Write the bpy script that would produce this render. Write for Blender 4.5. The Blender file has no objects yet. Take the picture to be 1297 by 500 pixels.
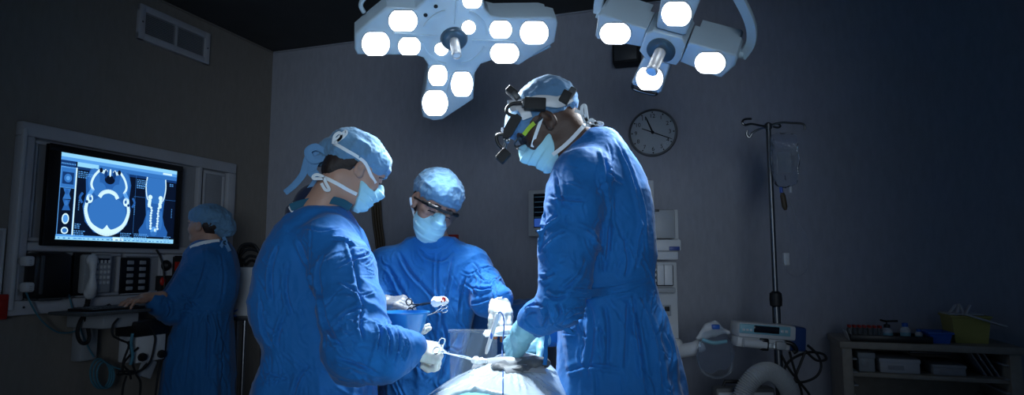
import bpy, bmesh, math, random
import numpy as np
from mathutils import Vector, Matrix, Euler
from mathutils.bvhtree import BVHTree
random.seed(7)
PI = math.pi
scene = bpy.context.scene
COL = scene.collection

# ------------------------------------------------------------------ camera
F = 800.0                       # focal length in pixels of the 1297x500 frame
TILT = math.atan(85/800.0)
CAM = Vector((0, 0, 1.25))
def ray(px, py):
    x = (px-648.5)/F; u = (250-py)/F
    c, s = math.cos(TILT), math.sin(TILT)
    return Vector((x, c-u*s, s+u*c))
def P(px, py, Y):
    d = ray(px, py)
    return CAM + d*(Y/d.y)
def proj(p):
    q = Vector(p)-CAM; c, s = math.cos(TILT), math.sin(TILT); f = q.y*c+q.z*s; u = q.z*c-q.y*s
    return 648.5+F*q.x/f, 250-F*u/f
def mpp(Y): return Y/F          # metres per pixel at distance Y
def on_plane(px, py, o, n):
    d = ray(px, py)
    return CAM + d*((Vector(o)-CAM).dot(n)/d.dot(n))

cam = bpy.data.cameras.new('camera'); camo = bpy.data.objects.new('camera', cam)
COL.objects.link(camo); camo.location = CAM; camo.rotation_euler = (PI/2+TILT, 0, 0)
cam.sensor_width = 36; cam.lens = F*36/1297; cam.clip_start = .02
scene.camera = camo
vs = scene.view_settings
vs.view_transform = 'Standard'; vs.look = 'None'; vs.gamma = 1; vs.use_curve_mapping = False; vs.exposure = 0

# ------------------------------------------------------------------ materials
MATS = {}
def mat(name, col, rough=.5, metal=0, bump=0, bscale=200, vary=.08, vscale=6, emit=None, estr=1, trans=0, alpha=1,
        sheen=0, coat=0, ior=1.45, sub=0, stretch=(1,1,1), spec=.5):
    if name in MATS: return MATS[name]
    m = bpy.data.materials.new(name); m.use_nodes = True
    nt = m.node_tree; b = nt.nodes['Principled BSDF']
    b.inputs['Roughness'].default_value = rough; b.inputs['Metallic'].default_value = metal
    b.inputs['IOR'].default_value = ior
    b.inputs['Specular IOR Level'].default_value = spec
    tc = nt.nodes.new('ShaderNodeTexCoord'); mp = nt.nodes.new('ShaderNodeMapping')
    mp.inputs['Scale'].default_value = stretch
    nt.links.new(tc.outputs['Object'], mp.inputs['Vector'])
    nz = nt.nodes.new('ShaderNodeTexNoise'); nz.inputs['Scale'].default_value = vscale; nz.inputs['Detail'].default_value = 4
    nt.links.new(mp.outputs['Vector'], nz.inputs['Vector'])
    rmp = nt.nodes.new('ShaderNodeValToRGB')
    lo = [max(0, c*(1-vary)) for c in col[:3]]; hi = [min(1, c*(1+vary)) for c in col[:3]]
    rmp.color_ramp.elements[0].position = .3; rmp.color_ramp.elements[1].position = .7
    rmp.color_ramp.elements[0].color = (*lo, 1); rmp.color_ramp.elements[1].color = (*hi, 1)
    nt.links.new(nz.outputs['Fac'], rmp.inputs['Fac'])
    nt.links.new(rmp.outputs['Color'], b.inputs['Base Color'])
    if bump:
        n2 = nt.nodes.new('ShaderNodeTexNoise'); n2.inputs['Scale'].default_value = bscale; n2.inputs['Detail'].default_value = 3
        nt.links.new(mp.outputs['Vector'], n2.inputs['Vector'])
        bp = nt.nodes.new('ShaderNodeBump'); bp.inputs['Strength'].default_value = bump; bp.inputs['Distance'].default_value = .004
        nt.links.new(n2.outputs['Fac'], bp.inputs['Height']); nt.links.new(bp.outputs['Normal'], b.inputs['Normal'])
    if emit:
        b.inputs['Emission Color'].default_value = (*emit, 1); b.inputs['Emission Strength'].default_value = estr
    b.inputs['Transmission Weight'].default_value = trans; b.inputs['Alpha'].default_value = alpha
    b.inputs['Sheen Weight'].default_value = sheen; b.inputs['Coat Weight'].default_value = coat
    if sub:
        b.inputs['Subsurface Weight'].default_value = sub; b.inputs['Subsurface Scale'].default_value = .01
    MATS[name] = m
    return m

def clothmat(name, col, rough=.8, vary=.12, weave=900, crinkle=.35, cscale=55, sheen=.15):
    m = mat(name, col, rough, bump=crinkle, bscale=cscale, vary=vary, vscale=9, sheen=sheen, spec=.25)
    return m

# ------------------------------------------------------------------ object helpers
RZ = 0.0                        # heading given to new top-level objects (the room is turned against the camera)
def world_of(o):
    M = Matrix.Identity(4)
    while o is not None:
        M = (Matrix.Translation(o.location) @ Matrix.Rotation(o.rotation_euler.z, 4, 'Z')) @ M; o = o.parent
    return M
def tag(o, label=None, cat=None, group=None, kind=None):
    if label: o['label'] = label
    if cat: o['category'] = cat
    if group: o['group'] = group
    if kind: o['kind'] = kind
    return o
def thing(name, label, cat, loc, group=None):
    o = bpy.data.objects.new(name, None); COL.objects.link(o)
    o.location = Vector(loc); o.rotation_euler = (0, 0, RZ); o.empty_display_size = .05
    return tag(o, label, cat, group)
def link_mesh(name, verts, faces, m, parent=None, smooth=True, origin=None):
    verts = np.asarray(verts, dtype=np.float64).reshape(-1, 3)
    if parent is not None: M = world_of(parent)
    else:
        if origin is None and RZ: origin = verts.mean(0)
        M = Matrix.Translation(Vector(origin) if origin is not None else Vector((0, 0, 0))) @ Matrix.Rotation(RZ, 4, 'Z')
    iM = np.array(M.inverted())
    me = bpy.data.meshes.new(name)
    me.from_pydata((verts@iM[:3, :3].T+iM[:3, 3]).tolist(), [], [tuple(int(i) for i in f) for f in faces])
    me.update()
    if smooth: me.polygons.foreach_set('use_smooth', [True]*len(me.polygons))
    ms = m if isinstance(m, (list, tuple)) else [m]
    for k in ms: me.materials.append(k)
    o = bpy.data.objects.new(name, me); COL.objects.link(o)
    if parent is not None: o.parent = parent
    else: o.location = M.translation; o.rotation_euler = (0, 0, RZ)
    return o

class MB:
    """collects simple solids and links them as ONE mesh"""
    def __init__(s, M=None): s.v = []; s.f = []; s.M = M or Matrix.Identity(4); s.mi = []; s.cur = 0
    def add(s, vs, fs):
        b = len(s.v)
        for p in vs: s.v.append(tuple(s.M @ Vector(p)))
        for f in fs: s.f.append(tuple(b+i for i in f)); s.mi.append(s.cur)
        return s
    def bm(s, bm):
        bm.verts.index_update()
        s.add([v.co[:] for v in bm.verts], [[v.index for v in f.verts] for f in bm.faces]); bm.free(); return s
    def box(s, c, d, bev=0, R=None, seg=2):
        bm = bmesh.new(); bmesh.ops.create_cube(bm, size=1)
        for v in bm.verts: v.co = Vector((v.co.x*d[0], v.co.y*d[1], v.co.z*d[2]))
        if bev: bmesh.ops.bevel(bm, geom=bm.edges[:], offset=min(bev, min(d)*.45), segments=seg, affect='EDGES', profile=.5)
        T = Matrix.Translation(c) @ (R.to_4x4() if R else Matrix.Identity(4))
        for v in bm.verts: v.co = T @ v.co
        return s.bm(bm)
    def b2(s, x0, x1, y0, y1, z0, z1, bev=0):
        return s.box(((x0+x1)/2, (y0+y1)/2, (z0+z1)/2), (abs(x1-x0), abs(y1-y0), abs(z1-z0)), bev)
    def prism(s, poly, z0, z1, bev=0, seg=2):
        """outline in local xy extruded z0..z1, with the z1 rim bevelled"""
        bm = bmesh.new()
        a = [bm.verts.new((x, y, z0)) for x, y in poly]; b = [bm.verts.new((x, y, z1)) for x, y in poly]
        n = len(poly)
        bm.faces.new(a[::-1]); top = bm.faces.new(b)
        for i in range(n): bm.faces.new((a[i], a[(i+1) % n], b[(i+1) % n], b[i]))
        bmesh.ops.recalc_face_normals(bm, faces=bm.faces[:])
        if bev: bmesh.ops.bevel(bm, geom=list(top.edges), offset=bev, segments=seg, affect='EDGES', profile=.5)
        return s.bm(bm)
    def lathe(s, prof, c=(0, 0, 0), R=None, n=32, cap=True):
        """profile of (radius, height) turned about local z"""
        T = Matrix.Translation(c) @ (R.to_4x4() if R else Matrix.Identity(4))
        vs = []; fs = []
        for r, z in prof:
            for i in range(n):
                a = 2*PI*i/n; vs.append(T @ Vector((r*math.cos(a), r*math.sin(a), z)))
        for k in range(len(prof)-1):
            for i in range(n):
                j = (i+1) % n; fs.append((k*n+i, k*n+j, (k+1)*n+j, (k+1)*n+i))
        if cap:
            fs.append(tuple(range(n))[::-1]); fs.append(tuple((len(prof)-1)*n+i for i in range(n)))
        return s.add(vs, fs)
    def tube(s, pts, r, n=10, cap=True, closed=False, flat=None, up=None):
        """round (or flat=(w,t)) section swept along a polyline"""
        pts = [Vector(p) for p in pts]; m = len(pts)
        rr = r if isinstance(r, (list, tuple)) else [r]*m
        vs = []; fs = []; prev = None
        for i in range(m):
            if closed: t = (pts[(i+1) % m]-pts[i-1])
            else: t = pts[min(i+1, m-1)]-pts[max(i-1, 0)]
            if t.length < 1e-9: t = Vector((0, 0, 1))
            t.normalize()
            if prev is None:
                a = Vector(up) if up is not None else (Vector((0, 0, 1)) if abs(t.z) < .9 else Vector((1, 0, 0)))
            else: a = prev
            a = (a-t*a.dot(t))
            if a.length < 1e-6: a = t.orthogonal()
            a.normalize(); prev = a; b = t.cross(a)
            if up is not None: prev = Vector(up)
            if flat:
                w, th = (flat[i] if isinstance(flat, list) else flat)
                for k in range(8):
                    q = [(-1, -.6), (-.9, -1), (.9, -1), (1, -.6), (1, .6), (.9, 1), (-.9, 1), (-1, .6)][k]
                    vs.append(pts[i]+b*(q[0]*w/2)+a*(q[1]*th/2))
            else:
                for k in range(n):
                    g = 2*PI*k/n; vs.append(pts[i]+(a*math.cos(g)+b*math.sin(g))*rr[i])
        nn = 8 if flat else n
        for i in range(m if closed else m-1):
            i2 = (i+1) % m
            for k in range(nn):
                j = (k+1) % nn; fs.append((i*nn+k, i*nn+j, i2*nn+j, i2*nn+k))
        if cap and not closed:
            fs.append(tuple(range(nn))[::-1]); fs.append(tuple((m-1)*nn+k for k in range(nn)))
        return s.add(vs, fs)
    def cyl(s, a, b, r, n=24, r2=None):
        return s.tube([a, b], [r, r if r2 is None else r2], n)
    def ball(s, c, r, R=None, seg=24):
        bm = bmesh.new(); bmesh.ops.create_uvsphere(bm, u_segments=seg, v_segments=seg//2, radius=1)
        r = r if isinstance(r, (tuple, list)) else (r, r, r)
        T = Matrix.Translation(c) @ (R.to_4x4() if R else Matrix.Identity(4))
        for v in bm.verts: v.co = T @ Vector((v.co.x*r[0], v.co.y*r[1], v.co.z*r[2]))
        return s.bm(bm)
    def build(s, name, m, parent=None, smooth=None, origin=None):
        o = link_mesh(name, s.v, s.f, m, parent, False, origin)
        if any(s.mi): o.data.polygons.foreach_set('material_index', s.mi)
        me = o.data
        me.polygons.foreach_set('use_smooth', [True]*len(me.polygons))
        bm = bmesh.new(); bm.from_mesh(me)
        bmesh.ops.recalc_face_normals(bm, faces=bm.faces[:])
        for e in bm.edges:
            if len(e.link_faces) == 2 and e.calc_face_angle(0) > math.radians(38): e.smooth = False
        bm.to_mesh(me); bm.free()
        return o

def spline(pts, n=8, closed=False):
    """Catmull-Rom through the points"""
    pts = [Vector(p) for p in pts]; out = []
    m = len(pts); rng = m if closed else m-1
    for i in range(rng):
        if closed: p0, p1, p2, p3 = pts[i-1], pts[i], pts[(i+1) % m], pts[(i+2) % m]
        else: p0, p1, p2, p3 = pts[max(i-1, 0)], pts[i], pts[i+1], pts[min(i+2, m-1)]
        for k in range(n):
            t = k/n
            out.append(.5*((2*p1)+(p2-p0)*t+(2*p0-5*p1+4*p2-p3)*t*t+(3*p1-p0-3*p2+p3)*t**3))
    if not closed: out.append(pts[-1])
    return out
def frame(o, x, y, z):
    M = Matrix.Identity(4)
    for i, a in enumerate((x, y, z)):
        for k in range(3): M[k][i] = a[k]
    for k in range(3): M[k][3] = o[k]
    return M

# ------------------------------------------------------------------ noise (numpy gradient noise)
def _h(i, j, k, s):
    with np.errstate(over='ignore'):
        n = (i*374761393 + j*668265263 + k*2147483647 + s*974634541).astype(np.int64)
        n = (n ^ (n >> 13))*1274126177
        n = n ^ (n >> 16)
    return (n & 0xffff)/65535.0*2-1
def vnoise(p, s=0):
    f = np.floor(p); t = p-f; i = f.astype(np.int64); u = t*t*t*(t*(t*6-15)+10)
    r = 0
    for a in (0, 1):
        for b in (0, 1):
            for c in (0, 1):
                w = (u[:, 0] if a else 1-u[:, 0])*(u[:, 1] if b else 1-u[:, 1])*(u[:, 2] if c else 1-u[:, 2])
                r = r+w*_h(i[:, 0]+a, i[:, 1]+b, i[:, 2]+c, s)
    return r
def fbm(p, o=3, s=0):
    r = 0; a = 1
    for k in range(o): r = r+a*vnoise(p*2**k, s+k*17); a *= .5
    return r
def ridge(p, s=0):
    return 1-np.abs(vnoise(p, s))*2

# ------------------------------------------------------------------ signed-distance modelling
class SDF:
    def __init__(s, h): s.h = h; s.ops = []
    def _a(s, fn, lo, hi, k, mode): s.ops.append((fn, np.array(lo, float), np.array(hi, float), k, mode)); return s
    def cone(s, a, b, r1, r2, k=.02, mode=1, sq=None):
        """tapered capsule; sq=(axis, factor) flattens it along a world axis"""
        a = np.array(a, float); b = np.array(b, float); R = max(r1, r2)
        ab = b-a; L = max(ab.dot(ab), 1e-12)
        if sq is not None: ax = np.array(Vector(sq[0]).normalized()); fac = 1/sq[1]-1
        def fn(p):
            q = p-a; t = np.clip(q@ab/L, 0, 1); d = q-t[..., None]*ab
            if sq is not None: d = d+(d@ax)[..., None]*ax*fac
            dd = np.sqrt((d*d).sum(-1))-(r1+(r2-r1)*t)
            return dd*(min(1, sq[1]) if sq is not None else 1)
        return s._a(fn, np.minimum(a, b)-R, np.maximum(a, b)+R, k, mode)
    def chain(s, pts, rs, k=.02, mode=1, sq=None):
        for i in range(len(pts)-1): s.cone(pts[i], pts[i+1], rs[i], rs[i+1], k, mode, sq)
        return s
    def ell(s, c, r, M=None, k=.02, mode=1):
        """ellipsoid; M is a 3x3 rotation"""
        c = np.array(c, float); r = np.array(r, float); A = np.array(M) if M is not None else np.eye(3)
        ext = np.sqrt(((A*r)**2).sum(1))
        def fn(p):
            q = (p-c)@A
            k0 = np.sqrt(((q/r)**2).sum(-1)); k1 = np.sqrt(((q/(r*r))**2).sum(-1))
            return k0*(k0-1)/np.maximum(k1, 1e-9)
        return s._a(fn, c-ext, c+ext, k, mode)
    def rbox(s, c, hs, M=None, r=.01, k=.01, mode=1):
        c = np.array(c, float); hs = np.array(hs, float); A = np.array(M) if M is not None else np.eye(3)
        ext = np.abs(A)@hs
        def fn(p):
            q = np.abs((p-c)@A)-(hs-r)
            return np.sqrt((np.maximum(q, 0)**2).sum(-1))+np.minimum(q.max(-1), 0)-r
        return s._a(fn, c-ext, c+ext, k, mode)
    def loft(s, secs, k=.03, mode=1, pw=2.3):
        """stack of superellipse sections (z, cx, cy, rx, ry)"""
        secs = sorted(secs, key=lambda q: q[0]); S = np.array(secs, float)
        lo = np.array([(S[:, 1]-S[:, 3]).min(), (S[:, 2]-S[:, 4]).min(), S[0, 0]])
        hi = np.array([(S[:, 1]+S[:, 3]).max(), (S[:, 2]+S[:, 4]).max(), S[-1, 0]])
        zz = np.linspace(S[0, 0], S[-1, 0], 160)
        def sm(c):
            y = np.interp(zz, S[:, 0], S[:, c]); ker = np.ones(13)/13
            return np.convolve(np.pad(y, 6, mode='edge'), ker, 'valid')
        T = [sm(c) for c in (1, 2, 3, 4)]
        def fn(p):
            z = p[..., 2]; cx, cy, rx, ry = [np.interp(z, zz, t) for t in T]
            x = np.abs(p[..., 0]-cx)/rx; y = np.abs(p[..., 1]-cy)/ry
            g = (x**pw+y**pw+1e-12)**(1/pw); d = (g-1)*np.minimum(rx, ry)
            e = np.maximum(S[0, 0]-z, z-S[-1, 0])
            kk = .03; h = np.maximum(kk-np.abs(d-e), 0)/kk
            return np.maximum(d, e)+h*h*kk/4
        return s._a(fn, lo, hi, k, mode)
    def mesh(s, lo=None, hi=None, clip=None):
        h = s.h
        pos = [o for o in s.ops if o[4] == 1]
        L = np.min([o[1] for o in pos], 0)-3*h if lo is None else np.array(lo, float)
        H = np.max([o[2] for o in pos], 0)+3*h if hi is None else np.array(hi, float)
        n = np.ceil((H-L)/h).astype(int)+1
        D = np.full(n, .3, np.float32)
        for fn, a, b, k, mode in s.ops:
            m = k+3*h
            i0 = np.clip(np.floor((a-m-L)/h).astype(int), 0, n); i1 = np.clip(np.ceil((b+m-L)/h).astype(int)+1, 0, n)
            if (i1 <= i0).any(): continue
            ax = [L[c]+h*np.arange(i0[c], i1[c]) for c in range(3)]
            G = np.stack(np.meshgrid(*ax, indexing='ij'), -1)
            d = fn(G).astype(np.float32)
            sl = tuple(slice(i0[c], i1[c]) for c in range(3)); e = D[sl]
            if mode == 1:
                hh = np.maximum(k-np.abs(d-e), 0)/max(k, 1e-6); D[sl] = np.minimum(d, e)-hh*hh*k/4
            else:
                hh = np.maximum(k-np.abs(-d-e), 0)/max(k, 1e-6); D[sl] = np.maximum(-d, e)+hh*hh*k/4
        D[0] = D[-1] = .3; D[:, 0] = D[:, -1] = .3; D[:, :, 0] = D[:, :, -1] = .3
        return nets(D, L, h)
def nets(D, L, h):
    n = np.array(D.shape); ins = D < 0
    c = [ins[a:n[0]-1+a, b:n[1]-1+b, d:n[2]-1+d] for a in (0, 1) for b in (0, 1) for d in (0, 1)]
    cnt = sum(x.astype(np.int8) for x in c); cell = (cnt > 0) & (cnt < 8)
    idx = np.argwhere(cell); N = len(idx)
    acc = np.zeros((N, 3)); w = np.zeros(N)
    off = [np.array(o) for o in ((0,0,0),(0,0,1),(0,1,0),(0,1,1),(1,0,0),(1,0,1),(1,1,0),(1,1,1))]
    val = [D[tuple((idx+o).T)].astype(float) for o in off]
    for i in range(8):
        for j in range(i+1, 8):
            if np.abs(off[i]-off[j]).sum() != 1: continue
            a, b = val[i], val[j]; x = (a < 0) != (b < 0)
            t = np.where(x, a/np.where(x, a-b, 1), 0)
            acc += np.where(x[:, None], off[i]+t[:, None]*(off[j]-off[i]), 0); w += x
    V = L+h*(idx+acc/w[:, None])
    ids = np.full(cell.shape, -1, np.int64); ids[tuple(idx.T)] = np.arange(N)
    faces = []
    for ax in range(3):
        u, v = [(1, 2), (2, 0), (0, 1)][ax]
        sl0 = [slice(None)]*3; sl1 = [slice(None)]*3; sl0[ax] = slice(0, -1); sl1[ax] = slice(1, None)
        x = ins[tuple(sl0)] != ins[tuple(sl1)]
        e = np.argwhere(x)
        ok = (e[:, u] > 0) & (e[:, v] > 0) & (e[:, u] < n[u]-1) & (e[:, v] < n[v]-1); e = e[ok]
        flip = ins[tuple(e.T)]
        def g(du, dv):
            q = e.copy(); q[:, u] -= du; q[:, v] -= dv; return ids[tuple(q.T)]
        Q = np.stack([g(1, 1), g(0, 1), g(0, 0), g(1, 0)], 1)
        Q[~flip] = Q[~flip][:, ::-1]
        faces.append(Q)
    Fq = np.concatenate(faces); Fq = Fq[(Fq >= 0).all(1)]
    return V, Fq
def normals(V, Q):
    n = np.cross(V[Q[:, 2]]-V[Q[:, 0]], V[Q[:, 3]]-V[Q[:, 1]]); N = np.zeros_like(V)
    for k in range(4): np.add.at(N, Q[:, k], n)
    return N/np.maximum(np.linalg.norm(N, axis=1, keepdims=True), 1e-12)
def relax(V, Q, it=2, lam=.5):
    for _ in range(it):
        A = np.zeros_like(V); c = np.zeros(len(V))
        for k in range(4):
            for d in (1, 3):
                np.add.at(A, Q[:, k], V[Q[:, (k+d) % 4]]); np.add.at(c, Q[:, k], 1)
        V = V+lam*(A/np.maximum(c, 1)[:, None]-V)
    return V
def seg_dist(V, pts):
    """distance of each vertex to a polyline and the running parameter 0..1 there"""
    best = np.full(len(V), 1e9); par = np.zeros(len(V)); m = len(pts)-1
    for i in range(m):
        a = np.array(pts[i]); ab = np.array(pts[i+1])-a; q = V-a
        t = np.clip(q@ab/max(ab@ab, 1e-12), 0, 1); d = np.linalg.norm(q-t[:, None]*ab, axis=1)
        u = d < best; best[u] = d[u]; par[u] = (i+t[u])/m
    return best, par
def bvh_of(V, Q): return BVHTree.FromPolygons([tuple(v) for v in V], [tuple(int(i) for i in q) for q in Q])
def cast(bvh, px, py):
    d = ray(px, py).normalized(); h = bvh.ray_cast(CAM, d)
    return h[0]
def creases(V, Q, strokes, seed=0):
    """press folds into the cloth: strokes are (image points, width m, depth m); the fold lies on the surface seen there"""
    bvh = bvh_of(V, Q); N = normals(V, Q); disp = np.zeros(len(V))
    for pts, w, a in strokes:
        pp = spline([Vector((x, y, 0)) for x, y in pts], 4)
        c = [cast(bvh, p.x, p.y) for p in pp]; c = [q for q in c if q is not None]
        if len(c) < 3 or max((c[i+1]-c[i]).length for i in range(len(c)-1)) > .12: continue
        C = np.array([tuple(q) for q in c]); r5 = w*4
        I = np.where(((V > C.min(0)-r5) & (V < C.max(0)+r5)).all(1))[0]
        if len(I) == 0: continue
        v = V[I]; nn = N[I]
        best = np.full(len(I), 1e9); par = np.zeros(len(I)); sg = np.ones(len(I)); m = len(C)-1
        for i in range(m):
            p0 = C[i]; ab = C[i+1]-p0; q = v-p0
            t = np.clip(q@ab/max(ab@ab, 1e-12), 0, 1); r = q-t[:, None]*ab; d = np.linalg.norm(r, axis=1); u = d < best
            best[u] = d[u]; par[u] = (i+t[u])/m; sg[u] = np.sign((r[u]*np.cross(ab, nn[u])).sum(1)+1e-12)
        env = np.clip(np.minimum(par, 1-par)*4, 0, 1)**.8
        x = sg*best/(w*.8)
        prof = -np.exp(-(x/.5)**2)+.8*np.exp(-((x-1.2)/.7)**2)+.3*np.exp(-((x+1.5)/1.0)**2)
        disp[I] += a*.85*prof*env*(best < r5)
    return V+N*disp[:, None]
def crinkles(regions, seed):
    """random short creases: (x0, y0, x1, y1, count, angle deg, spread deg, length px, width m, depth m)"""
    r = random.Random(seed); out = []
    for x0, y0, x1, y1, n, an, sp, ln, w, a in regions:
        for _ in range(n):
            x, y = r.uniform(x0, x1), r.uniform(y0, y1); g = math.radians(an+r.uniform(-sp, sp)); l = ln*r.uniform(.5, 1.3); k = r.uniform(-.22, .22)*l
            dx, dy = math.cos(g), math.sin(g)
            out.append(([(x-dx*l/2, y-dy*l/2), (x-dy*k, y+dx*k), (x+dx*l/2, y+dy*l/2)], w*r.uniform(.7, 1.4), a*r.uniform(.5, 1.25)*(1 if r.random() < .7 else -.7)))
    return out
def to_obj(name, V, Q, m, parent): return link_mesh(name, V, Q, m, parent, True)
# ------------------------------------------------------------------ palette
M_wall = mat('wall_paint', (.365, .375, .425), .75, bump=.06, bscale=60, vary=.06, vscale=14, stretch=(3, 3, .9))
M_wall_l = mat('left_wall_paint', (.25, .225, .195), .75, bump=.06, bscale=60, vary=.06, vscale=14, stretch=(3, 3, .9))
M_ceil = mat('ceiling_paint', (.055, .055, .055), .85, bump=.1, bscale=40)
M_floor = mat('vinyl_floor', (.16, .17, .18), .35, vary=.15, vscale=30)
M_panel = mat('cream_panel', (.46, .47, .50), .45, vary=.05)
M_panel2 = mat('panel_inset', (.30, .31, .33), .55, vary=.05)
M_white = mat('white_plastic', (.55, .57, .59), .4, vary=.04)
M_grey = mat('grey_plastic', (.32, .34, .36), .45, vary=.05)
M_dgrey = mat('dark_grey_plastic', (.06, .065, .07), .45)
M_black = mat('black_plastic', (.008, .008, .009), .35)
M_matblack = mat('matt_black', (.012, .012, .013), .7, bump=.1)
M_rubber = mat('black_rubber', (.010, .010, .011), .55)
M_steel = mat('brushed_steel', (.30, .31, .33), .33, metal=1, vary=.05, vscale=40)
M_chrome = mat('chrome', (.85, .87, .9), .08, metal=1, vary=.02)
M_darksteel = mat('dark_steel', (.16, .165, .17), .35, metal=1)
M_red = mat('red_plastic', (.42, .02, .012), .45)
M_bluecable = mat('blue_cable', (.06, .20, .27), .4)
M_bluebin = mat('blue_bin', (.02, .12, .5), .35)
M_yellow = mat('yellow_bin', (.42, .38, .10), .45)
M_lblue = mat('pale_blue_tube', (.20, .42, .5), .35)
M_clear = mat('clear_plastic', (.9, .95, 1), .08, trans=.94, ior=1.25)
M_glass = mat('clear_glass', (.95, .98, 1), .02, trans=1, ior=1.15)
M_screenoff = mat('dark_screen', (.006, .008, .014), .12)
M_wood = mat('shelf_laminate', (.30, .27, .23), .5, vary=.1, vscale=20)
M_brown = mat('brown_hose', (.075, .052, .030), .5)
M_ink = mat('black_ink', (.006, .007, .01), .6)

# ------------------------------------------------------------------ room frames
A = math.atan(276.5/804.5)
RZ = -A
ca, sa = math.cos(A), math.sin(A)
CEIL = 3.0
_d = ray(346, 66); _t = (CEIL-CAM.z)/_d.z
C0 = Vector((CAM.x+_d.x*_t, CAM.y+_d.y*_t, 0))
UP = Vector((0, 0, 1))
d1 = Vector((sa, ca, 0)); n1 = Vector((ca, -sa, 0))      # left wall: along (towards the corner), out of the wall
d2 = Vector((ca, -sa, 0)); n2 = Vector((-sa, -ca, 0))    # back wall
FL = frame(C0, d1, UP, n1); FB = frame(C0, d2, UP, n2)
iFL = FL.inverted(); iFB = FB.inverted()
def lw(px, py, off=0):
    q = iFL @ on_plane(px, py, C0+n1*off, n1); return q.x, q.y
def bw(px, py, off=0):
    q = iFB @ on_plane(px, py, C0+n2*off, n2); return q.x, q.y
def lrect(x0, y0, x1, y1, off=0):
    """pixel box on the left wall -> local extents (x0, x1, z0, z1)"""
    a = lw(x0, (y0+y1)/2, off)[0]; b = lw(x1, (y0+y1)/2, off)[0]; xm = (x0+x1)/2
    return a, b, lw(xm, y1, off)[1], lw(xm, y0, off)[1]
def brect(x0, y0, x1, y1, off=0):
    a = bw(x0, (y0+y1)/2, off)[0]; b = bw(x1, (y0+y1)/2, off)[0]; xm = (x0+x1)/2
    return a, b, bw(xm, y1, off)[1], bw(xm, y0, off)[1]
def struct(name, mb, m):
    o = mb.build(name, m); o['kind'] = 'structure'; return o

LWL = 4.0; BWL = 7.2
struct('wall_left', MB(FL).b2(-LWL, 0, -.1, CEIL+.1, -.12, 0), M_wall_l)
struct('wall_back', MB(FB).b2(-.12, BWL, -.1, CEIL+.1, -.12, 0), M_wall)
struct('floor', MB(FB).b2(-.12, BWL, -.1, 0, -.12, 7.0), M_floor)
struct('ceiling', MB(FB).b2(-.12, BWL, CEIL, CEIL+.1, -.12, 4.2), M_ceil)
mb = MB(FL); mb.b2(-LWL, -.012, 0, .1, 0, .015, .004); struct('baseboard_left', mb, M_grey)
mb = MB(FB); mb.b2(.015, BWL, 0, .1, 0, .015, .004); struct('baseboard_back', mb, M_grey)
mb = MB(FB); mb.b2(.012, BWL, CEIL-.012, CEIL, 0, .012, .003); struct('trim_1', mb, M_wall)
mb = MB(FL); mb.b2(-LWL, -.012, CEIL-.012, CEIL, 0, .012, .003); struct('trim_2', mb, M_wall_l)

def on_l(name, label, cat, px, py, off=0, group=None):
    x, z = lw(px, py, off); return thing(name, label, cat, FL @ Vector((x, z, off)), group)
def on_b(name, label, cat, px, py, off=0, group=None):
    x, z = bw(px, py, off); return thing(name, label, cat, FB @ Vector((x, z, off)), group)

# ------------------------------------------------------------------ air vent
t = on_l('air_vent', 'slatted rectangular air vent high on the left wall', 'vent', 216, 66)
x0 = lw(172.5, 27)[0]; x1 = lw(262, 62)[0]
z1 = (lw(173, 4)[1]+lw(262, 43)[1])/2; z0 = (lw(172, 50)[1]+lw(262, 82)[1])/2
fw = .045
mb = MB(FL)
mb.b2(x0, x1, z1-fw, z1, 0, .03, .004); mb.b2(x0, x1, z0, z0+fw, 0, .03, .004)
mb.b2(x0, x0+fw, z0, z1, 0, .0302, .004); mb.b2(x1-fw, x1, z0, z1, 0, .0302, .004)
mb.build('frame', M_panel, t)
MB(FL).b2((x0+x1)/2-.008, (x0+x1)/2+.008, z0+fw-.002, z1-fw+.002, .001, .026).build('mullion', M_panel, t)
MB(FL).b2(x0+fw*.5, x1-fw*.5, z0+fw*.5, z1-fw*.5, 0, .003).build('backing', M_matblack, t)
ns = 12
for i in range(ns):
    z = z0+fw+(i+.5)*(z1-z0-2*fw)/ns
    mb = MB(FL); mb.box(((x0+x1)/2, z, .014), (x1-x0-2*fw+.004, .004, .018), 0, Matrix.Rotation(.7, 3, 'X')); mb.build('slat', M_panel2, t)
mb = MB(FL)
for xx in (x0+fw/2, x1-fw/2): mb.cyl((xx, (z0+z1)/2, .028), (xx, (z0+z1)/2, .033), .006, 12)
mb.build('screw', M_darksteel, t)

# ------------------------------------------------------------------ recessed service panel
X0 = lw(10, 275)[0]; X1 = lw(289, 300)[0]
Z1 = (lw(11, 149)[1]+lw(289, 209)[1])/2; Z0 = lw(9.6, 399.6)[1]
pan = thing('service_panel', 'cream framed service panel on the left wall around the lit monitor', 'wall panel', FL @ Vector(((X0+X1)/2, Z0, 0)))
def fr(mb, x0, x1, z0, z1, w, d0, d1_, bev=.004):
    mb.b2(x0, x1, z1-w, z1, d0, d1_, bev); mb.b2(x0, x1, z0, z0+w, d0, d1_, bev)
    mb.b2(x0, x0+w, z0+w, z1-w, d0, d1_, bev); mb.b2(x1-w, x1, z0+w, z1-w, d0, d1_, bev)
MB(FL).b2(X0+.01, X1-.01, Z0+.01, Z1-.01, .001, .012).build('backing', M_panel2, pan)
mb = MB(FL); fr(mb, X0, X1, Z0, Z1, .075, 0, .05, .008); mb.build('outer_frame', M_panel, pan)
xm = lw(22, 280, .055)[0]
MB(FL).b2(xm-.010, xm+.014, lw(22, 392)[1], lw(22, 163)[1], .045, .062, .006).build('left_trim', M_white, pan)
zmid = lw(60, 313)[1]; zlo = Z0+.075
MB(FL).b2(X0+.07, X1-.07, zmid-.022, zmid+.022, .012, .04, .006).build('rail', M_panel, pan)
xr = lw(246, 260)[0]
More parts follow.
